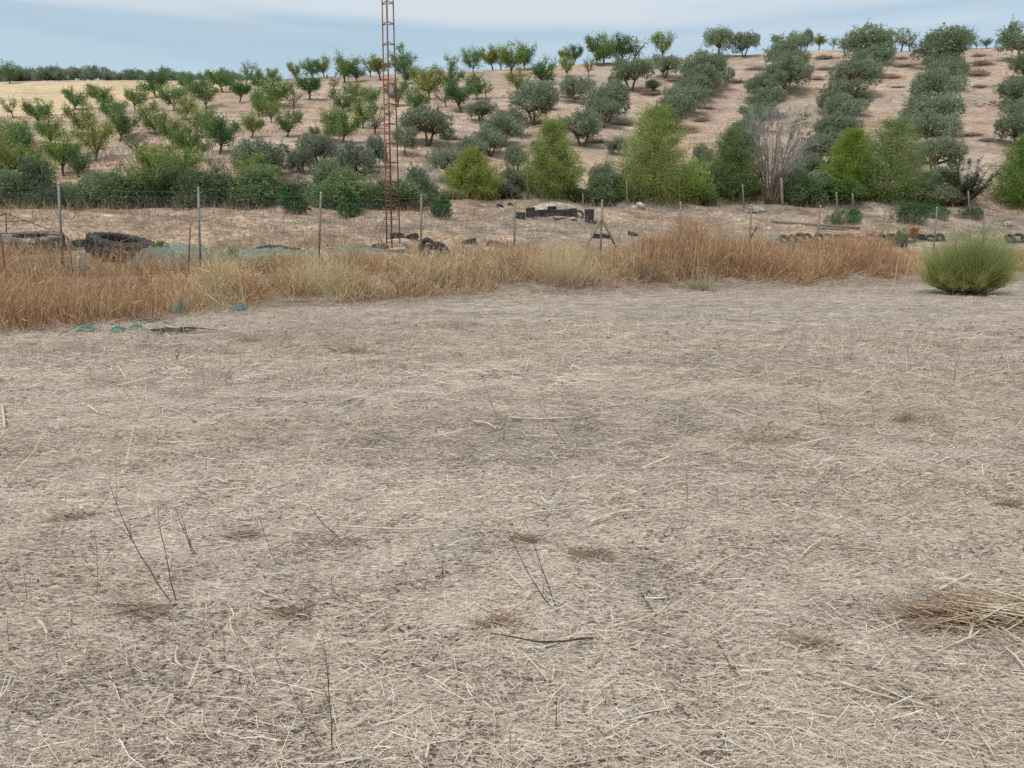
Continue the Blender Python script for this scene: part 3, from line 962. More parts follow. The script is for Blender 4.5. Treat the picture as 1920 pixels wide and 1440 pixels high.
def label_all(items):
    """items: dicts with words, px, py, frac (0 foot .. 1 crest); gives each a label of its own"""
    cells = {}
    for it in items:
        sec = next(s for lim, s in SECTIONS if it['px'] < lim)
        fr = it['frac']
        band = 'on the skyline' if fr > .9 else 'high on the slope' if fr > .6 else 'halfway up the slope' if fr > .3 else 'low on the slope'
        cells.setdefault((it['words'], band, sec), []).append(it)
    for (wd, band, sec), L in cells.items():
        L.sort(key=lambda i: i['px'])
        for k, it in enumerate(L):
            it['label'] = f'{wd} {band} {sec}' + ('' if len(L) == 1 else ', ' + ORD[k])


def slope_frac(P):
    yb = np.interp(P[0], [-30, -15, 0, 15, 40], [34, 37, 46, 50, 52])
    yr = np.interp(P[0], RP[:, 0], RP[:, 1])
    return (P[1] - yb) / (yr - yb)


# almond trees: (base px, base py, height px, kind) kind g green, d dark, y yellow green, s sparse, b bare
ALMONDS = [(19, 157, 36, 'd'), (25, 222, 40, 's'), (78, 241, 54, 'g'), (142, 207, 41, 'd'), (154, 255, 62, 'y'), (193, 201, 42, 'g'), (213, 229, 45, 'd'),
           (223, 267, 62, 'g'), (180, 302, 72, 'y'), (100, 276, 57, 'g'), (254, 208, 45, 'g'), (273, 228, 43, 's'), (292, 252, 52, 'y'), (293, 182, 46, 'd'),
           (326, 207, 50, 'g'), (365, 184, 43, 'd'), (388, 205, 50, 'g'), (418, 173, 42, 'g'), (448, 192, 42, 'd'), (461, 160, 44, 's'), (484, 168, 35, 'd'),
           (352, 224, 42, 'y'), (324, 279, 60, 'g'), (411, 288, 72, 'd'), (378, 259, 54, 'y'), (362, 302, 66, 'g'), (470, 259, 46, 'y'), (485, 219, 47, 'g'),
           (258, 302, 50, 's'), (291, 332, 62, 'y'), (22, 282, 62, 'g'), (48, 300, 60, 'd'), (12, 322, 62, 'y'), (52, 330, 55, 'y'), (118, 330, 78, 'g'), (148, 333, 56, 'd'),
           (405, 333, 42, 's'), (225, 330, 28, 'b'), (520, 201, 56, 'g'), (491, 214, 44, 'd'), (508, 231, 42, 'y'), (551, 204, 36, 's'), (580, 188, 46, 'd'),
           (538, 257, 55, 'g'), (642, 212, 46, 'd'), (664, 188, 36, 'y'), (696, 204, 44, 'g'), (680, 241, 55, 'g'), (703, 252, 57, 's'), (640, 268, 60, 'g'),
           (624, 254, 50, 'y'), (646, 155, 52, 'g'), (668, 153, 36, 'd'), (556, 148, 30, 'y'), (585, 148, 36, 'd'), (608, 146, 37, 'g'), (540, 165, 24, 'b'),
           (694, 145, 42, 's'), (714, 150, 42, 'y'), (762, 158, 42, 'd'), (757, 138, 47, 'd'), (806, 186, 58, 'y'), (790, 168, 42, 'y'), (775, 224, 58, 'g'), (746, 200, 44, 'g'),
           (837, 201, 42, 's'), (867, 212, 60, 'd'), (895, 187, 46, 'g'), (848, 169, 46, 'd'), (847, 128, 36, 's'), (887, 137, 48, 'g'), (590, 262, 26, 'y'), (616, 262, 24, 'y'),
           (912, 184, 36, 's'), (954, 145, 56, 'g'), (983, 132, 50, 'd'), (970, 174, 42, 'y'), (1012, 161, 48, 'd'), (1024, 126, 26, 'b'), (1042, 126, 22, 'b'),
           (1063, 145, 34, 'y'), (1076, 118, 34, 'd'), (1103, 145, 36, 's'), (1120, 124, 54, 'g'), (1132, 118, 44, 'y'), (1154, 119, 30, 's'), (1166, 117, 50, 'd'),
           (1192, 114, 42, 's'), (1243, 110, 44, 'g'), (1062, 114, 30, 'y'), (1536, 90, 26, 'y'), (1562, 90, 22, 's'), (1689, 94, 38, 's'), (1706, 94, 32, 's'),
           (1811, 92, 42, 's'), (1830, 92, 22, 's'), (1849, 91, 17, 'd'), (1660, 90, 38, 'd'), (430, 168, 30, 'g'), (400, 165, 28, 's'), (345, 168, 30, 'd'),
           (35, 350, 80, 'y'), (72, 352, 64, 'g'), (302, 354, 84, 'y'), (345, 348, 66, 'g'), (470, 348, 64, 'y'), (505, 350, 48, 'g'), (8, 348, 94, 'y'), (250, 345, 44, 's'),
           (512, 158, 30, 'g'), (628, 170, 30, 's'), (925, 130, 40, 'y'), (940, 128, 36, 'g')]
TINT_A = {'g': (.105, .155, .05), 'd': (.068, .122, .045), 'y': (.150, .172, .052), 's': (.13, .155, .07), 'b': (.13, .12, .07)}
WORDS_A = {'g': 'green almond tree', 'd': 'dark green almond tree', 'y': 'yellowish green almond tree', 's': 'thin sparse almond tree', 'b': 'nearly bare almond tree'}
almond_full = [make_almond(100 + i) for i in range(8)]
almond_sparse = [make_almond(120 + i, sparse=True) for i in range(3)]
almond_bare = [make_almond(130 + i, bare=True) for i in range(2)]
items = []
for px, py, hp, kd in ALMONDS:
    P = on_ground(px, py)
    items.append(dict(px=px, py=py, P=P, hp=hp, kd=kd, frac=slope_frac(P), words=WORDS_A[kd]))
label_all(items)
for i, it in enumerate(items):
    pool = almond_sparse if it['kd'] == 's' else almond_bare if it['kd'] == 'b' else almond_full
    tm, cm = pool[i % len(pool)]
    s = px_size(it['P'][1], it['hp']) / 3.0 * 1.04
    sw = s * random.uniform(.80, 1.08)
    t = np.array(TINT_A[it['kd']]) * random.uniform(.88, 1.14)
    if it['kd'] == 'g' and random.random() < .3: t = t * np.array([1.15, 1.05, .9])
    ot = add_tree('almond_tree', tm, cm, it['P'] - np.array([0, 0, .03]), random.uniform(0, 6.28), (sw, sw, s), t, it['label'], 'tree', 'almond trees on the hillside')
    ot.rotation_euler = (random.gauss(0, .06), random.gauss(0, .06), random.uniform(0, 6.28))

# olive trees: (crown px0, px1, top, base)
OLIVES = [(754, 850, 203, 260), (872, 932, 186, 227), (952, 1050, 156, 235), (903, 984, 213, 261), (885, 954, 242, 291), (851, 912, 258, 302), (800, 876, 274, 342),
          (1047, 1113, 145, 181), (1046, 1136, 208, 267), (1088, 1186, 158, 223), (1143, 1222, 112, 159), (1216, 1277, 103, 139), (1221, 1306, 181, 249), (1242, 1327, 157, 205),
          (1279, 1354, 124, 168), (1279, 1368, 102, 139), (1319, 1374, 53, 108), (1369, 1420, 63, 107), (1444, 1513, 62, 106), (1496, 1524, 58, 96), (1427, 1518, 112, 172),
          (1446, 1513, 93, 132), (1394, 1472, 165, 215), (1380, 1455, 194, 235), (1362, 1432, 226, 268), (1580, 1672, 56, 98), (1593, 1668, 87, 122), (1558, 1645, 116, 162),
          (1539, 1628, 152, 190), (1539, 1619, 178, 222), (1528, 1610, 215, 258), (1500, 1592, 246, 305), (1710, 1812, 58, 112), (1726, 1798, 102, 138), (1704, 1800, 132, 184),
          (1690, 1794, 178, 226), (1699, 1797, 208, 262), (1706, 1797, 258, 332), (1870, 1946, 45, 118), (1888, 1962, 95, 145), (1866, 1950, 145, 190), (1878, 1960, 182, 228),
          (1868, 1952, 213, 272), (441, 542, 256, 325), (540, 590, 278, 326), (561, 638, 250, 310), (630, 708, 263, 331), (689, 727, 254, 316), (735, 784, 236, 292),
          (944, 992, 271, 326), (935, 978, 313, 362), (993, 1014, 262, 280), (1103, 1152, 306, 372), (1132, 1176, 257, 292), (1295, 1337, 268, 328), (1306, 1338, 318, 372),
          (1500, 1562, 254, 310), (1716, 1754, 322, 372), (1480, 1540, 285, 340), (1210, 1240, 150, 172), (1590, 1622, 60, 92), (1735, 1760, 62, 92),
          (1398, 1464, 142, 188), (1436, 1496, 84, 124), (1590, 1650, 102, 142), (1532, 1598, 166, 208), (1526, 1586, 232, 278), (1736, 1806, 118, 162), (1682, 1752, 196, 242),
          (925, 990, 206, 250), (1102, 1160, 186, 240), (1264, 1335, 140, 185), (1886, 1950, 165, 208)]
olive_a = [make_olive(200 + i) for i in range(5)]
olive_d = [make_olive(220 + i, True) for i in range(3)]
items = []
for x0, x1, top, base in OLIVES:
    px = (x0 + x1) / 2
    base = max(base, top + .74 * (x1 - x0))
    P = on_ground(px, base)
    w = x1 - x0
    items.append(dict(px=px, py=base, P=P, w=w, h=base - top, frac=slope_frac(P),
                      words='grey green olive tree' if px > 730 else 'dense dark olive tree'))
label_all(items)
for i, it in enumerate(items):
    dense = it['px'] < 730
    tm, cm = (olive_d if dense else olive_a)[i % (3 if dense else 5)]
    Yd = it['P'][1]
    sw = px_size(Yd, it['w']) / 4.3
    sz = px_size(Yd, it['h']) / 3.45 * 1.02
    base_t = np.array((.098, .116, .076)) if not dense else np.array((.082, .098, .068))
    if it['frac'] > .6: base_t = base_t * np.array([1.0, 1.04, .95])
    add_tree('olive_tree', tm, cm, it['P'] - np.array([0, 0, .03]), random.uniform(0, 6.28), (sw, sw * .95, sz), base_t * random.uniform(.9, 1.12), it['label'], 'tree',
             'olive trees on the hillside', leafmat=M_OLIVE)

# far trees beyond the stubble field on the left skyline
FAR = [(-12, 28), (8, 30), (34, 26), (52, 29), (70, 28), (84, 30), (104, 25), (122, 29), (136, 30), (150, 27), (170, 25), (186, 26), (202, 30), (217, 28), (234, 22), (250, 21), (262, 22),
       (278, 27), (300, 22), (318, 24), (340, 28), (352, 24), (374, 22), (392, 22), (408, 26), (436, 22), (455, 26), (474, 20), (498, 24)]
items = []
for i, (px, hp) in enumerate(FAR):
    Yd = float(np.interp(px, [0, 300, 500], [192, 172, 146]))
    P = ground_pt(px, Yd)
    items.append(dict(px=px, py=150, P=P, hp=hp, frac=1.5, words='small hazy tree beyond the stubble field', i=i))
for k, it in enumerate(items):
    w0, w1 = random.choice([('low', 'rounded'), ('small', 'bushy')])
    it['label'] = None
    ref = next(s for lim, s in SECTIONS if it['px'] < lim)
    it['sec'] = ref
cells = {}
for it in items: cells.setdefault(it['sec'], []).append(it)
for sec, L in cells.items():
    for k, it in enumerate(L):
        it['label'] = f'distant grey green tree in the skyline row {sec}' + ('' if len(L) == 1 else ', ' + ORD[k])
for i, it in enumerate(items):
    tm, cm = olive_a[i % 5] if i % 3 else almond_full[i % 8]
    s = px_size(it['P'][1], it['hp']) / 3.3 * 1.1
    add_tree('distant_tree', tm, cm, it['P'], random.uniform(0, 6.28), (s * random.uniform(.95, 1.25),) * 2 + (s,), np.array((.115, .14, .095)) * random.uniform(.9, 1.15),
             it['label'], 'tree', 'trees along the left skyline', leafmat=M_OLIVE)

# hedge bushes along the foot of the hill: (px, top py, depth, width px, tint, words)
BUSHES = [(22, 318, 34.5, 75, (.078, .112, .062), 'grey green hedge bush behind the rusty frame at the left edge'),
          (86, 312, 34.5, 70, (.066, .098, .056), 'dark hedge bush behind the first tall fence post'),
          (160, 330, 35, 66, (.082, .112, .062), 'rounded hedge bush just right of the first tall fence post'),
          (228, 322, 35, 96, (.075, .112, .055), 'wide hedge bush behind the tilted tractor tyre'),
          (290, 340, 35.5, 50, (.08, .11, .06), 'low hedge bush left of the second tall fence post'),
          (375, 324, 35.5, 104, (.068, .100, .05), 'dark hedge bush behind the second tall fence post'),
          (430, 335, 36, 50, (.078, .108, .06), 'narrow hedge bush right of the second tall fence post'),
          (484, 303, 36.5, 100, (.080, .120, .055), 'tall green hedge bush left of the bright green shrub'),
          (575, 332, 40, 52, (.088, .112, .075), 'small grey olive bush above the larger bright green shrub'),
          (618, 302, 40, 55, (.078, .110, .06), 'upright olive bush left of the mast foot'),
          (648, 326, 37, 110, (.072, .112, .05), 'broad green hedge bush above the smaller bright green shrub'),
          (745, 340, 39, 74, (.08, .115, .06), 'green hedge bush right behind the mast'),
          (786, 318, 41, 66, (.072, .098, .066), 'grey olive bush between the mast and the small pine'),
          (1120, 335, 47, 60, (.072, .105, .055), 'dark bush between the middle pine and the tallest pine'),
          (1300, 300, 49, 56, (.12, .165, .045), 'light green young pine bush right of the tallest pine'),
          (1310, 345, 48.5, 60, (.095, .14, .045), 'low green bush at the right foot of the tallest pine'),
          (1498, 330, 50, 66, (.062, .10, .045), 'dark green bush right of the bare tree'),
          (1545, 330, 51, 90, (.07, .118, .04), 'dark leafy bush left of the right pine'),
          (2, 330, 37.5, 70, (.105, .14, .06), 'light green bush in the second hedge row at the left edge'),
           (62, 326, 37.5, 66, (.095, .13, .065), 'light bush in the second hedge row left of the first post'),
           (132, 338, 38, 66, (.09, .125, .06), 'light bush in the second hedge row right of the first post'),
           (200, 334, 38, 70, (.09, .12, .065), 'greyish bush in the second hedge row above the tilted tractor tyre'),
           (262, 345, 38, 60, (.10, .13, .06), 'pale green bush in the second hedge row left of the young tree'),
           (338, 338, 38, 66, (.10, .14, .06), 'pale green bush in the second hedge row right of the young tree'),
           (412, 340, 38.5, 60, (.095, .13, .06), 'pale bush in the second hedge row right of the second post'),
           (466, 330, 39, 60, (.11, .15, .06), 'yellowish bush peeking over the hedge left of the bright shrubs'),
           (530, 335, 40, 66, (.085, .115, .062), 'greyish bush over the larger bright green shrub'),
           (700, 350, 40, 60, (.09, .125, .06), 'low green bush just left of the mast'),
           (722, 346, 38.5, 46, (.085, .12, .06), 'narrow green bush at the mast'),
           (848, 350, 43, 50, (.10, .125, .06), 'low olive green bush left of the smallest pine'),
           (940, 338, 46, 60, (.085, .11, .07), 'grey green bush right of the smallest pine'),
           (968, 330, 48, 56, (.09, .115, .075), 'grey olive bush left of the middle pine'),
           (1082, 345, 47.5, 50, (.10, .13, .06), 'low green bush at the right foot of the middle pine'),
           (1146, 318, 49, 60, (.085, .112, .072), 'grey olive bush left of the tallest pine'),
           (1165, 346, 48, 50, (.08, .12, .05), 'low dark bush at the left foot of the tallest pine'),
           (1282, 336, 50.5, 60, (.09, .12, .065), 'grey green bush behind the right foot of the tallest pine'),
           (1338, 318, 51, 56, (.085, .11, .07), 'grey olive bush left of the dark green pine'),
           (1400, 330, 51.5, 44, (.08, .12, .045), 'dark bush between the dark green pine and the bare tree'),
           (1478, 300, 52.5, 56, (.08, .105, .07), 'grey olive bush over the right side of the bare tree'),
           (1520, 318, 52.5, 60, (.085, .11, .072), 'grey olive bush left of the yellow topped pine'),
           (1575, 345, 51, 70, (.07, .12, .045), 'leafy dark bush below the yellow topped pine'),
           (1618, 350, 51.5, 60, (.085, .125, .055), 'green bush between the yellow topped pine and the thin pine'),
           (1712, 340, 52, 60, (.09, .12, .07), 'grey green bush at the right foot of the thin pine'),
           (1752, 312, 53, 66, (.085, .112, .072), 'grey olive bush behind the spiky shrub'),
          (1755, 345, 51, 60, (.10, .12, .075), 'grey green bush between the right pine and the spiky shrub')]
shr = [make_shrub(300 + i, 2.4, 2.2, .12, .045, 2100, 90, 18) for i in range(6)]
for i, (px, top, Yd, wp, tint, lab) in enumerate(BUSHES):
    P = ground_pt(px, Yd)
    zt = at_depth(px, top, Yd)[2]
    sz = (zt - P[2]) / 2.3 * random.uniform(1.0, 1.38)
    sw = px_size(Yd, wp) / 1.95 * random.uniform(.9, 1.2)
    tint = np.array(tint) * np.array([1.12, 1.0, 1.0]) * random.uniform(.8, 1.3)
    tm, cm = shr[i % 6]
    add_tree('hedge_bush', tm, cm, P - np.array([0, 0, .05]), random.uniform(0, 6.28), (sw, sw, sz), tint, lab, 'bush', 'bushes along the foot of the hill', tname='stems', cname='foliage')

# a young yellow green tree standing in the hedge
tm, cm = almond_full[2]
P = ground_pt(308, 35.2)
sz = (at_depth(308, 287, 35.2)[2] - P[2]) / 3.0
add_tree('young_tree', tm, cm, P, .8, (sz * .85, sz * .85, sz), (.13, .165, .06), 'yellowish young tree standing among the hedge bushes left of the second post', 'tree')

# bright green shrubs on the bank
LEAFY = [(550, 352, 33.5, 58, 'larger bright green leafy shrub on the bank left of the mast'), (657, 362, 34, 50, 'smaller bright green leafy shrub on the bank left of the mast'),
         (828, 366, 36, 40, 'small bright green leafy shrub on the bank right of the mast')]
lf = [make_shrub(330 + i, 1.5, 1.1, .16, .07, 900, 70, 9) for i in range(2)]
for i, (px, top, Yd, wp, lab) in enumerate(LEAFY):
    P = ground_pt(px, Yd)
    sz = (at_depth(px, top, Yd)[2] - P[2]) / 1.15
    sw = px_size(Yd, wp) / 1.5
    tm, cm = lf[i % 2]
    add_tree('leafy_shrub', tm, cm, P, i * 1.9, (sw, sw, sz), (.068, .145, .045), lab, 'shrub', 'bright green shrubs on the bank', tname='stems', cname='foliage')

# low green mounds by the track
MOUNDS = [(1583, 397, 44.5, 74, (.07, .155, .045), 'smooth low bright green mound of weeds behind the tyre row'),
          (1705, 390, 45, 96, (.055, .120, .04), 'larger dark green mound of weeds behind the tyre row'),
          (1740, 386, 47, 70, (.06, .135, .04), 'low green weeds behind the larger weed mound'),
          (1812, 394, 48, 60, (.075, .125, .05), 'thin low weeds left of the wild broom top')]
md = [make_shrub(340 + i, 2.6, 1.0, .10, .035, 1500, 50, 16, .1) for i in range(2)]
for i, (px, top, Yd, wp, tint, lab) in enumerate(MOUNDS):
    P = ground_pt(px, Yd)
    sz = max((at_depth(px, top, Yd)[2] - P[2]) / .95, .35) * 1.55
    sw = px_size(Yd, wp) / 2.5
    tm, cm = md[i % 2]
    add_tree('weed_mound', tm, cm, P, i, (sw, sw * .7, sz), tint, lab, 'weeds', tname='stems', cname='foliage')

# pines: (px, top, depth, width px, tint, label)
PINES = [(888, 291, 44.5, 104, (.160, .178, .046), 'smallest yellowish green pine, right of the mast', 1.25),
         (1036, 234, 46.5, 112, (.145, .178, .050), 'middle bright green pine above the tyre stacks', 1.0),
         (1222, 212, 48, 150, (.145, .178, .050), 'tallest bright green pine, in front of the olive rows', .85),
         (1366, 248, 50, 104, (.098, .132, .048), 'dark green pine just left of the bare tree', .8),
         (1585, 252, 52, 88, (.128, .175, .030), 'yellow topped young pine left of the right pine', .8),
         (1660, 232, 51, 138, (.115, .152, .050), 'thin crowned pine with visible trunk behind the weed mounds', .85),
         (1910, 262, 51, 100, (.100, .152, .036), 'green pine cut off by the right edge above the broom', .75)]
for i, (px, top, Yd, wp, tint, lab, pt) in enumerate(PINES):
    P = ground_pt(px, Yd)
    H = at_depth(px, top, Yd)[2] - P[2]
    tm, cm = make_pine(400 + i, px_size(Yd, wp) * 1.08, H * 1.02, 1.0 if i != 5 else .75, pt)
    add_tree('pine_tree', tm, cm, P, i * 1.3, (1, 1, 1), tint, lab, 'tree', 'pines at the foot of the hill', leafmat=M_NEEDLE)

# spiky dark shrub
g = np.random.default_rng(77)
P = ground_pt(1800, 51)
o = thing('spiky_shrub', 'dark spiky shrub with upright fanned branches right of the right pine', 'shrub', P)
tb, cb, sh = Bag(), Bag(), []
for k in range(46):
    a = g.random() * 6.28
    sp = .25 + .95 * g.random()
    l = 1.5 + 2.0 * g.random() * (1.15 - .4 * sp)
    d = unit(np.array([math.cos(a) * sp, math.sin(a) * sp, 1.0]))
    e = d * l
    tube(tb, wob((0, 0, -.1), e, 5, .03, g), np.linspace(.04, .008, 5), sides=4, cap=False)
    sh += [(e * .25, e * .6), (e * .55, e * 1.0)]
    for q in range(5):
        t = .35 + .6 * g.random()
        sh.append((e * t, e * t + d * .35 + g.normal(0, .12, 3)))
shoot_leaves(cb, sh, g, 24, .13, .04, .05, WHITE, .4, .0)
link('stems', tb.mesh('spiky_stems'), M_BARK, o)
link('foliage', cb.mesh('spiky_foliage', False), M_LEAF, o).color = (.062, .085, .042, 1)

# bare dead tree
P = ground_pt(1440, 49.5)
o = thing('bare_tree', 'leafless reddish grey tree with many fanned bare branches', 'tree', P)
tb, cb = Bag(), Bag()
g = np.random.default_rng(78)
Htop = at_depth(1440, 212, 49.5)[2] - P[2]
tw = []
RW = px_size(49.5, 138) * .5
for k in range(30):
    a = 2 * math.pi * k * .381966 * 1.0 + g.normal(0, .2)
    cz = 1 - 1.05 * ((k + .5) / 30) ** 1.1
    rr_ = math.sqrt(max(0, 1 - cz * cz)) if cz > 0 else 1.0
    e = np.array([math.cos(a) * rr_ * RW * .82, math.sin(a) * rr_ * RW * .7, Htop * (.58 + .34 * cz)])
    b0 = np.array([math.cos(a) * .14, math.sin(a) * .14, -.1])
    pts = wob(b0, e, 9, .05, g, sag=(0, 0, .22 * rr_))
    tube(tb, pts, np.linspace(.060 if k % 3 == 0 else .042, .010, 9), sides=5)
    for q in range(10):
        s_ = pts[3 + int(g.random() * 6)]
        d = unit(e - b0) + g.normal(0, .5, 3)
        d[2] = abs(d[2]) * .7 + .25
        e2 = s_ + unit(d) * (.4 + .7 * g.random())
        p2 = wob(s_, e2, 5, .035, g)
        tube(tb, p2, np.linspace(.014, .006, 5), sides=4, cap=False)
        tw.append((p2[1], p2[-1]))
S = np.repeat(np.array([t[0] for t in tw]), 20, 0); E = np.repeat(np.array([t[1] for t in tw]), 20, 0)
n = len(S)
Pt = S + (E - S) * g.random((n, 1))
Dt = (unit(E - S) + g.normal(0, .6, (n, 3)) + np.array([0, 0, .2])) * (.15 + .3 * g.random((n, 1)))
ribbons(cb, Pt, Dt, g.normal(0, .05, (n, 3)), np.full(n, .011), 2, np.array([(.37, .355, .34)]) * (.7 + .5 * g.random((n, 1))), .5, rng=g)
link('trunk', tb.mesh('bare_trunk'), M_DEADWOOD, o)
link('twigs', cb.mesh('bare_twigs', False), M_STRAW, o)
# a few leafy shoots remain at its upper right
lb = Bag()
sh = []
for k in range(14):
    q = np.array([.9 + .9 * g.random(), g.normal(0, .4), Htop * (.72 + .25 * g.random())])
    sh.append((q, q + np.array([.35, 0, .12]) + g.normal(0, .1, 3)))
shoot_leaves(lb, sh, g, 26, .14, .06, .07, (1, 1, 1), .3, 0)
link('leaf_sprays', lb.mesh('leaf_sprays', False), M_LEAF, o).color = (.075, .105, .05, 1)
for q, e in sh:
    pass

# the round broom bush in the field
g = np.random.default_rng(79)
Pb = on_ground(1812, 551)
HB = (at_depth(1812, 420, Pb[1])[2] - Pb[2]) * 1.24
WB = px_size(Pb[1], 184)
o = thing('broom_bush', 'round wispy green broom bush on the field at the right', 'bush', Pb)
tb, cb = Bag(), Bag()
bases = []
for k in range(70):
    a = g.random() * 6.28
    q = math.sqrt(g.random())
    el = .42 + 1.05 * (1 - q) + .1 * g.random()
    l = .45 + .35 * g.random()
    s = np.array([math.cos(a) * .28 * q, math.sin(a) * .28 * q, -.03])
    e = s + np.array([math.cos(a) * math.cos(el), math.sin(a) * math.cos(el), math.sin(el)]) * l * np.array([1.15, 1.15, .9])
    tube(tb, wob(s, e, 5, .012, g), np.linspace(.022, .008, 5), sides=5, cap=False)
    bases.append((s, e))
NS = 17000
bi = g.integers(len(bases), size=NS)
S0 = np.array([b[0] for b in bases])[bi]; E0 = np.array([b[1] for b in bases])[bi]
t = (.30 + 1.0 * g.random(NS))[:, None]
Pt = S0 + (E0 - S0) * t + g.normal(0, .03, (NS, 3))
d = unit(E0 - S0) + g.normal(0, .60, (NS, 3)) + np.array([0, 0, .12])
d = unit(d)
Pt[:, 2] = np.maximum(Pt[:, 2], HB * .04 + .12 * g.random(NS))
cen = np.array([.02, 0, HB * .56])
# length: reaches the rounded outline
rel = (Pt - cen) / np.array([WB * .5, WB * .5, HB * .46])
dd = d / np.array([WB * .5, WB * .5, HB * .46])
aq = (dd ** 2).sum(1); bq = 2 * (rel * dd).sum(1); cq = (rel ** 2).sum(1) - 1
ln = (-bq + np.sqrt(np.maximum(bq * bq - 4 * aq * cq, 0))) / (2 * aq)
side_ = 1 + .13 * np.sin(np.arctan2(Pt[:, 1], Pt[:, 0]) * 3 + 1) + .10 * np.sin(Pt[:, 2] * 6 + Pt[:, 0] * 5)
ln = np.clip(ln, .12, 1.3) * (.22 + .74 * g.random(NS) ** .9) * side_
bend = g.normal(0, .07, (NS, 3)) + np.array([0, 0, .05])
inner = np.array((.34, .31, .085)); outer = np.array((.27, .335, .13))
cv = (.75 + .5 * g.random((NS, 1)))
yel = (g.random(NS) < .25)[:, None]
c0 = np.where(yel, np.array((.36, .30, .10)), inner) * cv
ribbons(cb, Pt, d * ln[:, None], bend, .0045 + .0035 * g.random(NS), 2, c0, .5, rng=g, tipcol=np.tile(outer, (NS, 1)) * cv)
link('stems', tb.mesh('broom_stems'), M_STEM, o)
link('foliage', cb.mesh('broom_foliage', False), mat_leaf('broom_strand', .3, .6, .2, objcol=False), o)

# ------------------------------------------------------------------ wire fence along the grass band
POSTS = [(112, 110, 345), (372, 372, 354), (594, 602, 363), (788, 790, 367), (963, 966, 379), (1126, 1129, 377), (1274, 1276, 380), (1406, 1409, 385), (1528, 1539, 387),
         (1648, 1660, 393), (1751, 1757, 390), (1844, 1846, 394), (1925, 1926, 396)]
fence = thing('wire_fence', 'leaning grey wire mesh fence with thin posts along the dry grass', 'fence', (0, 0, 0))
KP = [-1] + list(range(13))
base_pts, top_pts = [], []
for k in KP:
    Yk = 18.0 * (1 + .0637 * k)
    if k == -1:
        b_, t_ = ground_pt(-190, Yk), at_depth(-196, 336, Yk)
    else:
        pb, pt_, ty = POSTS[k]
        b_, t_ = ground_pt(pb, Yk), at_depth(pt_, ty, Yk)
        b_[0] = at_depth(pb, 470, Yk)[0]; b_[2] = float(height(b_[0], Yk))
    base_pts.append(b_); top_pts.append(t_)
    b = Bag()
    tube(b, [b_ + np.array([0, 0, -.2]), (b_ + t_) / 2, t_], [.03, .03, .03], sides=8)
    pst = link('post', b.mesh('post'), M_GALV if k < 2 else M_WOODPOST, fence)
    b = Bag()
    tube(b, [t_ - np.array([0, 0, .01]), t_ + np.array([0, 0, .035])], [.034, .026], sides=8)
    link('cap', b.mesh('cap'), M_PLATE, pst)
# braces on both sides of the sixth post and of the twelfth
for k, pairs in ((5, ((1097, 468, .35), (1152, 458, .25))), (11, ((1838, 430, .2), (1853, 430, .2)))):
    Yk = 18 * (1 + .0637 * k)
    b_, t_ = base_pts[k + 1], top_pts[k + 1]
    hub = b_ + (t_ - b_) * (.74 if k == 5 else .5)
    for px, py, dz in pairs:
        e = at_depth(px, py, Yk + (.3 if px > 1128 else -.3))
        e = hub + (e - hub) * 1.5
        e[2] = max(e[2], float(height(e[0], e[1])) - .1)
        b = Bag()
        tube(b, [hub, e], [.03, .03], sides=6)
        link('brace', b.mesh('brace'), M_WOODPOST, fence)
b = Bag()
for k in range(len(KP) - 1):
    b0, b1, t0, t1 = base_pts[k], base_pts[k + 1], top_pts[k] - np.array([0, 0, .06]), top_pts[k + 1] - np.array([0, 0, .06])
    L = np.linalg.norm(b1 - b0); Hh = np.linalg.norm(t0 - b0)
    def pt(s, v):
        return (b0 + (b1 - b0) * s) * (1 - v) + (t0 + (t1 - t0) * s) * v + np.array([0, 0, -.10 * 4 * s * (1 - s) * v])
    nd = int(L / .075); sl = Hh / L
    for i in range(-int(sl * nd) - 1, nd + int(sl * nd) + 1):
        for sg in (1, -1):
            s0 = i / nd if sg > 0 else i / nd
            pts = []
            # straight diagonal from the foot to the top, clipped to the bay
            v0, v1 = 0.02, .97
            sa, sb = s0 + sg * sl * v0, s0 + sg * sl * v1
            lo, hi = 0, 1
            if sa == sb: continue
            ta, tb_ = 0.0, 1.0
            for (val, dv) in ((sa, sb - sa),):
                t1_, t2_ = (0 - val) / dv, (1 - val) / dv
                ta, tb_ = max(ta, min(t1_, t2_)), min(tb_, max(t1_, t2_))
            if tb_ - ta < .02: continue
            q0 = pt(sa + (sb - sa) * ta, v0 + (v1 - v0) * ta); q1 = pt(sa + (sb - sa) * tb_, v0 + (v1 - v0) * tb_)
            tube(b, [q0, (q0 + q1) / 2, q1], .0016, sides=3, cap=False)
tag(link('wire_mesh', b.mesh('wire_mesh'), M_WIRE, fence), kind='stuff')
for v in (.03, .52, .965):
    b = Bag()
    for k in range(len(KP) - 1):
        p0 = base_pts[k] + (top_pts[k] - base_pts[k]) * v; p1 = base_pts[k + 1] + (top_pts[k + 1] - base_pts[k + 1]) * v
        m_ = (p0 + p1) / 2 - np.array([0, 0, .05 * v])
        tube(b, [p0, m_, p1], .002, sides=4, cap=False)
    link('line_wire', b.mesh('line_wire'), M_WIRE, fence)

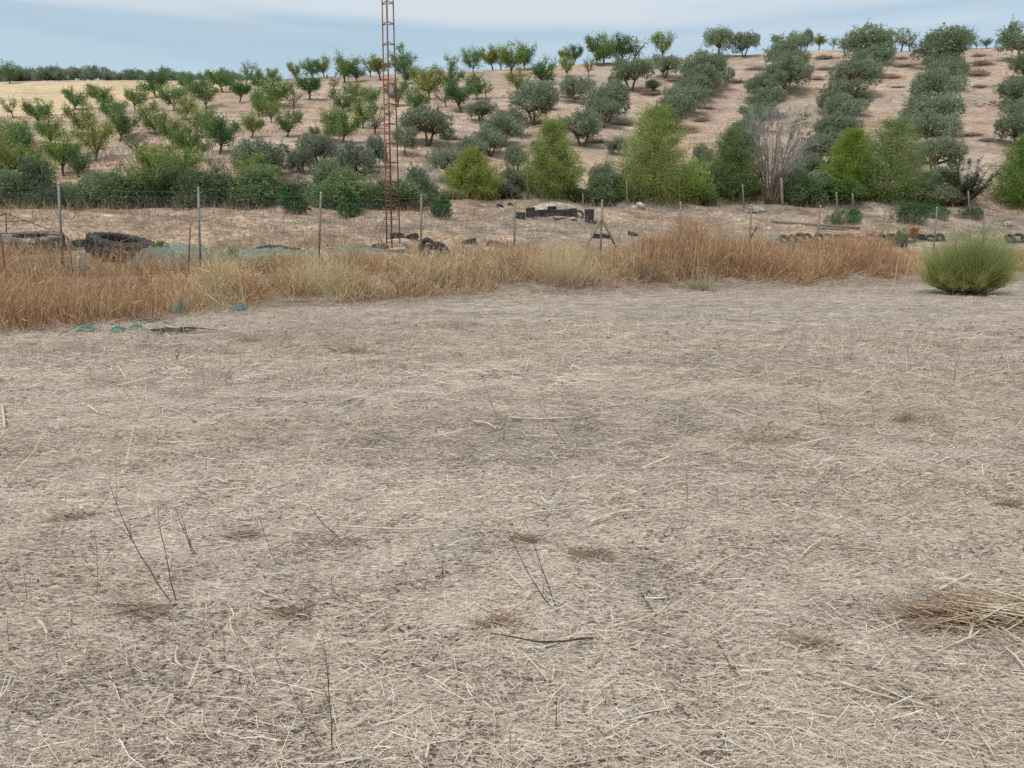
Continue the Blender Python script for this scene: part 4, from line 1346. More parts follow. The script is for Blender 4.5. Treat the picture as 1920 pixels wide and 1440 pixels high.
# second row of old posts at the foot of the hill
REAR = [(990, 268, 46.0, 'tall grey post beside the middle pine'), (1175, 336, 46.5, 'thin grey post left of the tallest pine'), (1272, 338, 46.5, 'rusty post right of the tallest pine'),
        (1393, 345, 47.5, 'short grey post left of the bare tree'), (1464, 334, 48, 'thick grey post right of the bare tree'), (1567, 360, 47.5, 'brown post behind the low green mound'),
        (1598, 362, 48, 'thin brown post left of the right pine'), (1815, 358, 48.5, 'grey post in front of the spiky shrub'), (1092, 362, 45.5, 'stubby brown post right of the middle pine')]
for i, (px, top, Yd, lab) in enumerate(REAR):
    P = ground_pt(px, Yd)
    t_ = at_depth(px + (i % 3 - 1), top, Yd)
    b = Bag()
    rr = .09 if 'thick' in lab else .05
    tube(b, wob(P - np.array([0, 0, .2]), t_, 4, .012), [rr * 1.1, rr, rr, rr * .85], sides=7)
    tag(link('old_post', b.mesh('old_post'), M_RUST if 'rusty' in lab else M_WOODPOST), lab, 'post', 'old posts at the foot of the hill')

# rusty leaning rod near the second fence post
Yr_ = 18.6
b = Bag()
p0 = at_depth(350, 505, Yr_); p0[2] = float(height(p0[0], Yr_)) - .1
tube(b, [p0, at_depth(357, 420, Yr_)], [.02, .018], sides=6)
tag(link('rusty_rod', b.mesh('rusty_rod'), M_RUST), 'short rusty rod leaning beside the second tall fence post', 'rod')

# ------------------------------------------------------------------ rusty gable frame at the left edge
YF = 16.2
fr_o = thing('gable_frame', 'rusty steel gable frame standing in the grass at the left edge', 'frame', (0, 0, 0))


def bar(name, pts, rad, mat, parent, sides=6):
    b = Bag(); tube(b, pts, rad, sides=sides)
    return link(name, b.mesh(name), mat, parent)


q = lambda x, y: at_depth(x, y, YF)
pk, er, el = q(11, 400), q(127, 445), q(-105, 445)
bar('rafter', [pk, q(122, 441), er, q(128.5, 450)], .013, M_RUST, fr_o)
bar('rafter', [pk, el], .013, M_RUST, fr_o)
bar('tie_beam', [q(-105, 437), q(2, 437.5), q(112, 440)], .012, M_RUST, fr_o)
bar('king_post', [pk, q(12, 436)], .011, M_RUST, fr_o)
bar('collar', [q(-30, 417), q(12, 415.5), q(48, 414)], .010, M_RUST, fr_o)
e = q(129, 450); bar('leg', [e, np.array([e[0], YF, float(height(e[0], YF)) - .1])], .016, M_RUST, fr_o)
e = q(0, 437); bar('leg', [e, np.array([e[0], YF, float(height(e[0], YF)) - .1])], .022, M_RUST, fr_o)
e = q(-105, 440); bar('leg', [e, np.array([e[0], YF, float(height(e[0], YF)) - .1])], .016, M_RUST, fr_o)

# ------------------------------------------------------------------ lattice mast
YM = 25.0
mast = thing('lattice_mast', 'tall slim rusty lattice mast rising out of the top of the picture', 'mast', (0, 0, 0))
mb = ground_pt(734, YM)
lx = lambda px: at_depth(px, 450, YM)[0]
legs_b = [np.array([lx(722), YM + .28, mb[2]]), np.array([lx(735.5), YM - .10, mb[2]]), np.array([lx(748), YM + .2, mb[2]])]
ZT = 12.5
def leg_top(i):
    dx = (-.10, -.03, -.10)[i]
    pxs = (716.5, 725, 737)[i]
    zz = at_depth(pxs, 0, legs_b[i][1])
    t_ = (ZT - mb[2]) / (zz[2] - mb[2])
    return legs_b[i] + (zz - legs_b[i]) * t_
legs_t = [leg_top(i) for i in range(3)]
def on_leg(i, z):
    return legs_b[i] + (legs_t[i] - legs_b[i]) * ((z - mb[2]) / (ZT - mb[2]))
for i in range(3):
    bar('leg', [on_leg(i, mb[2] - .2), on_leg(i, ZT)], .021 if i != 1 else .026, M_MAST, mast, 8)
z = mb[2] + .32
while z < ZT:
    for i, j in ((0, 1), (1, 2), (2, 0)):
        bar('rung', [on_leg(i, z), on_leg(j, z)], .014, M_MAST, mast, 6)
    z += .60
# dense ladder lacing in the lower part, between the two left legs
ladder_x = .16
b = Bag()
r0 = lambda z: on_leg(1, z) + np.array([-ladder_x, -.02, 0])
z0, z1 = mb[2] + .1, mb[2] + 5.3
lad = link('ladder_rail', None, parent=None)
bpy.data.objects.remove(lad)
rail = bar('ladder_rail', [r0(z0), r0((z0 + z1) / 2), r0(z1)], .021, M_MAST, mast, 6)
z = z0 + .1
while z < z1:
    bar('ladder_rung', [r0(z), on_leg(1, z)], .014, M_MAST, rail, 5)
    z += .13 if z < mb[2] + 2.4 else .2
bar('stay', [on_leg(0, mb[2] + 1.05), np.array([on_leg(0, mb[2])[0] - .22, YM + .1, mb[2] + .45]), np.array([lx(722), YM + .0, mb[2] - .1])], .014, M_MAST, mast)
b = Bag()
box(b, (on_leg(1, 0)[0], 0, 0), (.02, .02, .02))
pl = at_depth(733, 172, YM + .05)
b = Bag(); box(b, pl, (.17, .04, .26)); link('grey_plate', b.mesh('grey_plate'), M_PLATE, mast)

# rubble and scrap round the mast foot
def rock_mesh(seed, sx, sy, sz, n=9):
    g = np.random.default_rng(seed)
    th = np.linspace(0, math.pi, n); ph = np.linspace(0, 2 * math.pi, n * 2, endpoint=False)
    T, Pp = np.meshgrid(th, ph, indexing='ij')
    d = np.stack([np.sin(T) * np.cos(Pp), np.sin(T) * np.sin(Pp), np.cos(T)], -1)
    off = g.normal(size=(5, 3)) * 2.0
    rr = np.ones(T.shape)
    for k in range(5):
        rr += .13 * np.sin(d @ off[k] * 1.3 + k)
    V = d * rr[..., None] * np.array([sx, sy, sz])
    i = np.arange(n * n * 2).reshape(n, n * 2)
    Fc = np.stack([i[:-1], np.roll(i[:-1], -1, 1), np.roll(i[1:], -1, 1), i[1:]], -1).reshape(-1, 4)
    return np_mesh('rock', V.reshape(-1, 3), Fc, None, False)


SCRAP = [(708, 437, 24.6, .30, .10, 'flat dark slab of scrap left of the mast foot', M_TYRE), (716, 445, 24.2, .22, .12, 'dark lump of scrap at the left of the mast foot', M_OLDTYRE),
         (760, 444, 24.8, .24, .16, 'dark lump of rubble at the right of the mast foot', M_OLDTYRE), (745, 452, 24.0, .30, .08, 'low grey slab in front of the mast foot', M_ROCK)]
for i, (px, py, Yd, sx, sz, lab, mt) in enumerate(SCRAP):
    P = at_depth(px, py, Yd)
    P[2] = float(height(P[0], Yd)) + sz * .5
    tag(link('rubble', rock_mesh(500 + i, sx, sx * .7, sz), mt, loc=P, rot=(0, 0, i)), lab, 'rubble', 'rubble at the mast foot')

# ------------------------------------------------------------------ tyres
def tyre_mesh(name, R, w, rim, lugs=0, seg=36):
    """lathe of a tyre section round the z axis, with tread lugs on big ones; centre at the origin"""
    sec = [(rim, -w * .36), (rim + .02 * R, -w * .46), (R * .80, -w * .5), (R * .93, -w * .46), (R * .985, -w * .36), (R * .985, -w * .2), (R * .955, -w * .17), (R * .955, -w * .13),
           (R * 1.0, -w * .10), (R, w * .10), (R * .955, w * .13), (R * .955, w * .17), (R * .985, w * .2), (R * .985, w * .36), (R * .93, w * .46), (R * .80, w * .5),
           (rim + .02 * R, w * .46), (rim, w * .36), (rim + .05 * R, w * .30), (R * .88, w * .34), (R * .90, 0), (R * .88, -w * .34), (rim + .05 * R, -w * .30)]
    k = len(sec)
    a = np.linspace(0, 2 * math.pi, seg, endpoint=False)
    V = np.array([[r_ * math.cos(t), r_ * math.sin(t), z_] for t in a for r_, z_ in sec])
    i = np.arange(seg * k).reshape(seg, k)
    Fc = np.stack([i, np.roll(i, -1, 0), np.roll(np.roll(i, -1, 0), -1, 1), np.roll(i, -1, 1)], -1).reshape(-1, 4)
    b = Bag(); b.add(V, Fc, np.ones(3))
    for q_ in range(lugs):
        for s in (-1, 1):
            t = 2 * math.pi * (q_ + (.5 if s > 0 else 0)) / lugs
            ct, st = math.cos(t), math.sin(t)
            rot = np.array([[ct, -st, 0], [st, ct, 0], [0, 0, 1]]) @ np.array([[1, 0, 0], [0, math.cos(.6 * s), -math.sin(.6 * s)], [0, math.sin(.6 * s), math.cos(.6 * s)]])
            box(b, np.array([ct * R * .99, st * R * .99, s * w * .25]), (R * .09, R * .07, w * .46), rot)
    return b.mesh(name, True)


def put_tyre(mesh, mat, P, rot, label, group=None, name='tyre', cat='tyre', scale=1.0):
    o = link(name, mesh, mat, loc=P, rot=rot, scale=(scale,) * 3)
    return tag(o, label, cat, group)


big = tyre_mesh('tractor_tyre', .78, .44, .46, 22, 44)
YT = 21.5
P = at_depth(61, 454, YT); P[2] = float(height(P[0], YT)) + .24
P[2] = at_depth(61, 454, YT)[2]
put_tyre(big, M_OLDTYRE, P, (math.radians(10), math.radians(-1), .3), 'big grey tractor tyre lying flat behind the rusty frame', name='tractor_tyre')
big2 = big.copy(); big2.materials.clear(); big2.materials.append(M_TYRE)
YT = 20.6
P = at_depth(226, 462, YT)
put_tyre(big2, M_TYRE, P, (math.radians(6), math.radians(12), .0), 'black tractor tyre lying tilted beside the green net', name='tractor_tyre', scale=1.03)
mid = tyre_mesh('tyre_mid', .50, .30, .28, 0, 36)
P = at_depth(157, 455, 22.0); P[2] = at_depth(157, 456, 22)[2]
put_tyre(mid, M_TYRE, P, (math.radians(5), 0, 0), 'small dark tyre lying between the two tractor tyres', name='tyre', scale=.62)
P = at_depth(818, 484, 23.2)
put_tyre(mid, M_OLDTYRE, P, (math.radians(78), math.radians(0), math.radians(35)), 'worn tyre standing half buried right of the mast', scale=1.0)
P = at_depth(799, 462, 22.9)
put_tyre(mid, M_TYRE, P, (math.radians(65), 0, math.radians(-40)), 'dark tyre leaning against the worn standing tyre', scale=.55)

car = tyre_mesh('car_tyre', .29, .19, .185, 0, 28)
YK = 42.0
U = YK / F                         # metres per pixel at the stacks
STACKS = [  # px centre, py of the lowest tyre's foot, count, tilt, words
    (976, 410, 2, 0, 'leftmost pair of stacked tyres on the mound'), (994, 407, 3, .10, 'tall tilted stack second from left on the mound'),
    (1007, 406, 2, .22, 'leaning stack third from left on the mound'), (1021, 405, 2, -.05, 'low dark stack left of the middle tall stack'),
    (1035, 404.5, 3, 0, 'middle tall stack on the mound'), (1051, 405, 2, .03, 'short stack right of the middle tall stack'),
    (1063, 405, 2, 0, 'narrow short stack by the white gap'), (1074, 404, 2, -.2, 'tilted stack left of the arch tyre'),
    (1105, 416, 4, 0, 'rightmost tall stack on the mound')]
LV = ['bottom', 'second', 'third', 'top']
for px, py, cnt, tilt, wd in STACKS:
    P = on_ground(px, py)
    sc_ = px_size(P[1], 18) / .58
    for k in range(cnt):
        lv = 'bottom' if k == 0 else 'top' if k == cnt - 1 else LV[k]
        Pk = P + np.array([random.uniform(-.02, .02) + math.sin(tilt) * .15 * k, random.uniform(-.02, .02), (.085 + .185 * k) * sc_])
        put_tyre(car, M_TYRE, Pk, (0, tilt * .8, random.uniform(0, 6)), f'{lv} black tyre of the {wd}', 'stacked tyres on the mound', scale=sc_ * (.95 + .07 * random.random()))
P = on_ground(1086, 408) + np.array([0, 0, .12])
put_tyre(car, M_TYRE, P, (math.radians(80), 0, math.radians(12)), 'black tyre standing upright as an arch beside the rightmost tall stack', 'stacked tyres on the mound', scale=.82)
P = on_ground(1108, 419) + np.array([0, 0, .07])
put_tyre(car, M_TYRE, P, (math.radians(6), math.radians(6), 0), 'black tyre lying in front of the rightmost tall stack', 'stacked tyres on the mound', scale=.95)
for px, py, lab in ((937, 389, 'small lone tyre lying on the crest left of the stacks'), (957, 386, 'small half sunk tyre on the crest next to the stacks')):
    P = on_ground(px, py)
    put_tyre(car, M_TYRE, P, (math.radians(50), 0, .4), lab, 'tyres on the crest', scale=.7)

# half sunk tyres edging the track on the right
ROW = [(1500, 449), (1514, 448), (1535, 447), (1551, 448), (1574, 445), (1592, 448), (1612, 448), (1632, 447), (1653, 448), (1672, 444), (1689, 448), (1705, 448), (1727, 445),
       (1745, 447), (1762, 447), (1893, 449), (1908, 448), (1923, 449)]
YW = 40.5
words = ['first', 'second', 'third', 'fourth', 'fifth', 'sixth', 'seventh', 'eighth', 'ninth', 'tenth', 'eleventh', 'twelfth', 'thirteenth', 'fourteenth', 'fifteenth']
for i, (px, py) in enumerate(ROW):
    P = on_ground(px, py + 5) + np.array([0, 0, random.uniform(.11, .17)])
    tl = math.radians(random.uniform(35, 68)) if i not in (4, 9, 12, 6) else math.radians(22)
    if px < 1800:
        lab = f'half sunk black tyre edging the track, {words[i]} from left in the row'
    else:
        lab = f'half sunk black tyre at the right edge beyond the broom, {["leftmost", "middle", "rightmost"][i - 15]} of three'
    put_tyre(car, M_TYRE, P, (tl, 0, random.uniform(-.5, .5)), lab, 'half sunk tyres edging the track', scale=1.02)
for px, py, lab in ((1580, 456, 'black tyre lying flat before the fifth sunk tyre'), (1558, 456, 'dusty tyre lying flat before the fourth sunk tyre'),
                    (1659, 459, 'black tyre lying flat before the ninth sunk tyre'), (1686, 458, 'black tyre lying flat before the eleventh sunk tyre')):
    P = on_ground(px, py + 4) + np.array([0, 0, .08])
    put_tyre(car, M_TYRE, P, (math.radians(random.uniform(4, 16)), 0, 1), lab, 'flat tyres before the track edging', scale=1.05)

for px, py, lab, t_ in ((1470, 450, 'dusty sunk tyre left of the main tyre row', .9), (1486, 449, 'dark sunk tyre just left of the main tyre row', 1.1)):
    put_tyre(car, M_OLDTYRE, on_ground(px, py + 4) + np.array([0, 0, .10]), (t_, 0, .3), lab, 'half sunk tyres edging the track', scale=.95)
for i, (px, py, lab) in enumerate(((1118, 446, 'small dark tyre lying left behind the braced post'), (1134, 445, 'small dark tyre lying right behind the braced post'), (1186, 441, 'dark tyre in the weeds right of the braced post'),
                                   (745, 446, 'dark tyre lying at the mast foot'), (772, 448, 'dusty tyre lying between the mast and the fence post'), (880, 456, 'flat black tyre right of the worn standing tyre'),
                                   (925, 462, 'flat black tyre left of the fifth thin post'), (950, 466, 'half hidden black tyre beside the fifth thin post'))):
    put_tyre(car, M_TYRE if i % 3 else M_OLDTYRE, on_ground(px, py) + np.array([0, 0, .05]), (random.uniform(.05, .4), random.uniform(-.2, .2), i), lab, 'scattered tyres behind the fence', scale=.8 if i < 3 else .95)
# boards lying along the track
for (xa, ya), (xb, yb), Yd, lab in (((1446, 424), (1612, 428), 43.0, 'long grey beam lying along the track behind the tyre row'),
                                    ((1536, 431), (1585, 430), 42.2, 'short grey board lying in front of the long beam')):
    a_, c_ = at_depth(xa, ya, Yd), at_depth(xb, yb, Yd)
    for e in (a_, c_): e[2] = max(e[2], float(height(e[0], Yd)) + .06)
    b = Bag(); tube(b, [a_, (a_ + c_) / 2, c_], .07, sides=4)
    tag(link('beam', b.mesh('beam'), M_WOODPOST), lab, 'beam')
# black leaning stake by the eighth post
b = Bag(); tube(b, [at_depth(1408, 445, 27.2), at_depth(1419, 426, 27.2)], .035, sides=6)
tag(link('stake', b.mesh('stake'), M_DARKSTICK), 'short dark stake leaning beside a thin fence post', 'stake')

# rocks
for i, (px, py, Yd, s, lab) in enumerate(((1198, 388, 44, (.42, .3, .22), 'pale rounded rock with a dark hollow on the crest'), (1418, 394, 44, (.62, .35, .22), 'flat grey rock below the bare tree'),
                                          (1890, 420, 40, (.32, .22, .18), 'whitish rock to the right above the broom bush'),
                                          (1048, 406.5, 41.6, (.75, .2, .07), 'white crumbling slab under the tyre stacks'), (1072, 407.5, 41.5, (.4, .2, .07), 'smaller white slab under the tyre stacks'))):
    P = on_ground(px, py + 3) + np.array([0, 0, s[2] * .35])
    tag(link('rock', rock_mesh(520 + i, *s), M_ROCK, loc=P, rot=(0, 0, i * .4)), lab, 'rock')
for i in range(9):
    px = 1828 + i * 4.2 + random.uniform(-1, 1); py = 196 + random.uniform(-4, 5)
    P = on_ground(px, py)
    rk = rock_mesh(540 + i % 3, .22, .18, .13)
    o = tag(link('stone', rk, M_ROCK, loc=P + np.array([0, 0, .06]), rot=(0, 0, i)), f'pale stone of the small heap high among the right olives, {ORD[i]}', 'stone', 'pale stones of the small heap among the olives')

# low brush heaps between the olive rows
HEAPS = [(1548, 111, 34), (1640, 112, 26), (1690, 111, 26), (1695, 125, 30), (1668, 147, 34), (1684, 165, 26), (1837, 107, 28), (1842, 122, 40), (1832, 142, 46), (1838, 164, 30), (1546, 132, 30),
         (1530, 150, 30), (1380, 155, 34), (1416, 132, 30), (1270, 152, 38), (1225, 178, 40), (1165, 234, 40), (1030, 206, 34), (1005, 232, 30), (1315, 228, 30), (1325, 204, 28), (1120, 268, 36),
         (1820, 255, 44), (1850, 265, 30), (845, 262, 40), (1085, 186, 40)]
hb_ = []
for v in range(3):
    g = np.random.default_rng(600 + v)
    b = Bag(); n = 520
    x = g.normal(0, .33, n); y = g.normal(0, .30, n)
    hh = .30 * np.exp(-(x ** 2 + y ** 2) * 3) * (.5 + g.random(n)) + .05
    D = np.stack([g.normal(0, .22, n), g.normal(0, .12, n), hh * (.3 + .5 * g.random(n))], -1)
    ribbons(b, np.stack([x, y * .7, hh * .5 * g.random(n) - .02], -1), D, g.normal(0, .05, (n, 3)), np.full(n, .022), 2, np.array([(.31, .245, .20)]) * (.6 + .7 * g.random((n, 1))), .4, rng=g)
    hb_.append(b.mesh('brush_heap', False))
items = []
for px, py, wp in HEAPS:
    P = on_ground(px, py)
    items.append(dict(px=px, py=py, P=P, wp=wp, frac=slope_frac(P), words='low brown brush heap'))
label_all(items)
for i, it in enumerate(items):
    s = px_size(it['P'][1], it['wp']) / 1.3
    tag(link('brush_heap', hb_[i % 3], M_GRASS, loc=it['P'] + np.array([0, 0, .02]), rot=(0, 0, random.uniform(-.3, .3)), scale=(s * 1.1, s * .8, s * random.uniform(.45, .8))), it['label'], 'brush heap',
        'brush heaps between the olive rows')

# ------------------------------------------------------------------ nets and sheets behind the grass
def cloth(name, cx, cy, lx_, ly_, amp, mat, seed, label, cat, rot=0.0, hump=0.0, nx=46, ny=26, z0=0.02):
    g = np.random.default_rng(seed)
    u_, v_ = np.meshgrid(np.linspace(-.5, .5, nx), np.linspace(-.5, .5, ny))
    x = u_ * lx_ + .10 * lx_ * vnoise(u_ * 4 + seed, v_ * 4, seed); y = v_ * ly_ + .16 * ly_ * vnoise(u_ * 5, v_ * 5 + seed, seed + 1)
    ca, sa = math.cos(rot), math.sin(rot)
    Xw, Yw = cx + x * ca - y * sa, cy + x * sa + y * ca
    rad = np.clip(1 - (2 * u_) ** 2, 0, 1) * np.clip(1 - (2 * v_) ** 2, 0, 1)
    z = height(Xw, Yw) + z0 + hump * rad + amp * np.abs(vnoise(u_ * 13, v_ * 8, seed + 2) + .5 * vnoise(u_ * 27, v_ * 17, seed + 3)) * 2
    V = np.stack([Xw, Yw, z], -1).reshape(-1, 3)
    i = np.arange(nx * ny).reshape(ny, nx)
    Fc = np.stack([i[:-1, :-1], i[:-1, 1:], i[1:, 1:], i[1:, :-1]], -1).reshape(-1, 4)
    return tag(link(name, np_mesh(name, V, Fc, None, True), mat), label, cat)


P = at_depth(325, 468, 20.2)
cloth('green_net', P[0], 20.6, 2.6, 1.8, .12, M_NET, 31, 'pale green netting heaped right of the tilted tractor tyre', 'net', .3, .34)
P = at_depth(480, 480, 20.4)
cloth('green_net', P[0], 21.2, 3.0, 1.6, .14, M_NET, 35, 'green netting spread behind the yellowish grass tussocks', 'net', .4, .30)
P = at_depth(80, 480, 17.8)
cloth('green_net', P[0], 18.3, 3.2, .7, .10, M_NET, 37, 'strip of green netting in front of the flat tractor tyre', 'net', .35, .12)
P = at_depth(665, 462, 21.8)
cloth('grey_net', P[0], 22.3, 1.7, 1.3, .08, M_NETGREY, 39, 'greyish net covered hump left of the mast foot', 'net', .3, .45)
P = at_depth(1455, 447, 39)
cloth('green_net', P[0], 38.8, 1.4, .8, .08, M_NET, 41, 'small scrap of green netting left of the sunk tyre row', 'net', .3, .2)
P = at_depth(512, 458, 22.3)
b = Bag()
cloth('black_sheet', P[0], 22.5, 1.35, .30, .05, M_BLACKSHEET, 43, 'crumpled black sheet lying behind the green netting', 'sheet', .1, .06, z0=.10)
P = at_depth(455, 477, 20.0)
cloth('black_sheet', P[0], 20.2, .7, .25, .04, M_BLACKSHEET, 47, 'thin black strip lying on the green netting', 'sheet', .2, .1, z0=.1)
# scraps at the edge of the mown field
for i, (px, py, w_, d_, hp, mt, lab) in enumerate(((160, 621, .36, .16, .05, M_NETDARK, 'leftmost teal net scrap on the straw before the tall grass'),
                                                 (222, 622, .22, .16, .06, M_NETDARK, 'small teal net scrap between two other teal scraps'),
                                                 (255, 618, .20, .12, .06, M_NETDARK, 'teal net scrap beside the grey debris'),
                                                 (335, 592, .34, .3, .28, M_NETGREY, 'upright grey green net tuft behind the dark sticks'),
                                                 (452, 582, .36, .3, .13, M_NETDARK, 'dark green net clump by a thin pale stalk'))):
    P = on_ground(px, py)
    cloth('net_scrap', P[0], P[1], w_, d_, .03, mt, 60 + i * 4, lab, 'net scrap', .2 * i, hp, 22, 16)
# dark stick debris beside the scraps
g = np.random.default_rng(90)
for (px, py, n, wd, lab, mt) in ((335, 624, 36, .8, 'heap of dark broken sticks on the straw beside the teal scraps', M_DARKSTICK), (290, 604, 20, .6, 'grey brown sticks lying behind the teal scraps', M_WOODPOST)):
    P = on_ground(px, py)
    o = thing('stick_heap', lab, 'sticks', P)
    for k in range(n):
        a = g.normal(0, .35)
        c0 = np.array([g.normal(0, wd * .28), g.normal(0, .09), .02 + .05 * g.random()])
        l = .12 + .3 * g.random()
        d = np.array([math.cos(a), math.sin(a), g.normal(0, .08)]) * l
        b = Bag(); tube(b, wob(c0 - d / 2, c0 + d / 2, 4, .008, g), np.linspace(.010, .005, 4), sides=5)
        link('stick', b.mesh('stick'), mt, o)
# long hose-like dark pole at the grass foot
b = Bag()
pts = [on_ground(px, py) + np.array([0, 0, .03]) for px, py in ((530, 569), (560, 567.5), (600, 568), (640, 566), (680, 566))]
tube(b, pts, .016, sides=6)
tag(link('fallen_pole', b.mesh('fallen_pole'), M_WOODPOST), 'thin grey pole lying at the foot of the dry grass', 'pole')

# pale tussocks in the band that stand out from the rest
def tussock(px, py, hp, wp, n, cols, label, name='grass_tussock', cat='tussock', wid=.006):
    g = np.random.default_rng(int(px))
    P = on_ground(px, py)
    H, W_ = px_size(P[1], hp), px_size(P[1], wp)
    b = Bag()
    n = int(n * .62)
    a = g.random(n) * 6.28; q = np.sqrt(g.random(n))
    sub = g.normal(0, 1, (5, 3))[g.integers(5, size=n)]
    s = np.stack([np.cos(a) * q * W_ * .22, np.sin(a) * q * W_ * .18, np.full(n, -.03)], -1)
    s[:, 0] += sub[:, 0] * W_ * .16; s[:, 1] += sub[:, 1] * W_ * .10
    hh = H * (.40 + .60 * g.random(n)) * (1 - .15 * q) * (1 + .16 * sub[:, 2])
    D = np.stack([np.cos(a) * q * W_ * .24 + g.normal(0, .05, n), np.sin(a) * q * W_ * .22 + g.normal(0, .05, n), hh], -1)
    bend = np.stack([np.cos(a) * q * W_ * .14, np.sin(a) * q * W_ * .12, -.12 * hh], -1) + g.normal(0, .04, (n, 3))
    c = np.array(cols)[g.integers(len(cols), size=n)] * (.75 + .5 * g.random((n, 1)))
    ribbons(b, s, D, bend, wid * (.7 + .6 * g.random(n)), 3, c, .6, rng=g, tipcol=np.clip(c * 1.2, 0, .8))
    m2 = n
    t = (.55 + .45 * g.random(m2))[:, None]
    Pt = s + D * t + bend * t ** 2
    Dd = np.stack([g.normal(0, .6, m2), g.normal(0, .6, m2), .4 + .5 * g.random(m2)], -1) * (.05 + .08 * g.random((m2, 1)))
    ribbons(b, Pt, Dd, g.normal(0, .02, (m2, 3)), np.full(m2, wid), 1, np.clip(c * 1.15, 0, .8), .4, rng=g)
    o = link(name, b.mesh(name, False), M_GRASS, loc=P)
    return tag(o, label, cat)


PALE = [(.56, .45, .27), (.50, .38, .20), (.60, .50, .33)]
tussock(425, 545, 78, 90, 1200, PALE, 'pale yellow grass tussock right of the second tall fence post')
tussock(592, 550, 84, 100, 1300, PALE, 'largest pale yellow grass tussock, below the third fence post')
tussock(1052, 536, 84, 96, 1300, [(.54, .43, .27), (.46, .35, .21), (.56, .47, .32)], 'pale straw coloured tussock left of the braced fence post')
tussock(1215, 530, 62, 70, 700, [(.24, .17, .12), (.30, .21, .15)], 'dark brown weed clump right of the braced fence post')
tussock(1312, 544, 30, 58, 900, [(.30, .31, .19), (.36, .34, .22)], 'grey green tussock at the foot of the reddish grass', wid=.005)
tussock(462, 640, 24, 70, 300, [(.36, .29, .23), (.42, .34, .27)], 'small brown tuft on the straw below the dark green net clump', wid=.005)
tussock(848, 612, 18, 80, 260, [(.36, .30, .25), (.42, .34, .28)], 'small greyish tuft in the middle of the far stubble', wid=.005)
tussock(1710, 790, 22, 34, 200, [(.24, .15, .10), (.32, .22, .15)], 'small reddish brown tuft on the open straw at the right', wid=.003)
tussock(1325, 715, 0.1 + 14, 20, 60, [(.24, .17, .12)], 'tiny dark tuft near the middle of the straw field', wid=.003)
# bright weeds behind the band
for px, py, wp, hp, lab in ((505, 478, 70, 22, 'grey green weeds in front of the black sheet'), (560, 470, 60, 24, 'greenish weeds left of the third fence post'), (655, 474, 70, 26, 'pale green weeds on the net covered hump'), (300, 492, 80, 22, 'greenish weeds before the tilted tractor tyre'), (430, 470, 50, 26, 'bright green weeds beside the green netting'), (1690, 466, 60, 24, 'green weeds before the sunk tyres left of the broom')):
    Yd = 20.8 if px < 1000 else 33.0
    P = at_depth(px, py, Yd); P[2] = float(height(P[0], Yd))
    tm, cm = make_shrub(350 + px, px_size(Yd, wp), px_size(Yd, hp), .09, .03, 1800, 30, 8, .1)
    add_tree('weed_clump', tm, cm, P, 0, (1, 1, 1), (.12, .20, .05), lab, 'weeds', tname='stems', cname='foliage')
# orange dry thistle
g = np.random.default_rng(91)
Yd = 38.5
P = at_depth(1711, 462, Yd); P[2] = float(height(P[0], Yd))
o = thing('dry_thistle', 'orange dry thistle standing in front of the tyre row', 'thistle', P)
tb = Bag(); b = Bag()
Ht = at_depth(1711, 430, Yd)[2] - P[2]
tube(tb, [(0, 0, -.1), (.02, 0, Ht * .6), (0, 0, Ht)], [.03, .025, .01], sides=6)
n = 260
t = .35 + .65 * g.random(n)
Ps = np.stack([g.normal(0, .05, n), g.normal(0, .05, n), Ht * t], -1)
Dd = np.stack([g.normal(0, .2, n), g.normal(0, .2, n), .12 + .1 * g.random(n)], -1)
ribbons(b, Ps, Dd, g.normal(0, .04, (n, 3)), np.full(n, .03), 2, np.array([(.40, .19, .08)]) * (.7 + .5 * g.random((n, 1))), .6, rng=g)
link('stem', tb.mesh('thistle_stem'), M_TANSTEM, o); link('dry_leaves', b.mesh('thistle_leaves', False), M_GRASS, o)
# pale seed stalks that rise above the band
for i, (px, pb, pt_, Yd) in enumerate(((452, 585, 500, 15.6), (1428, 540, 505, 23.5), (1685, 555, 500, 21.5), (1705, 545, 488, 24.0), (545, 560, 515, 17.5))):
    P = ground_pt(px, Yd)
    b = Bag()
    tp = at_depth(px - 9 + i * 3, pt_, Yd)
    tube(b, wob(P, tp, 6, .012), np.linspace(.010, .005, 6), sides=5)
    lab = ['thin pale stalk rising from the dark green net clump', 'pale stalk before the reddish grass right of the grey green tussock', 'bent pale stalk at the right end of the reddish grass',
           'pale seeded stalk close to the broom bush', 'pale forked stalk between the two yellow tussocks'][i]
    tag(link('pale_stalk', b.mesh('pale_stalk'), M_PALESTEM), lab, 'stalk', 'pale stalks before the dry grass')

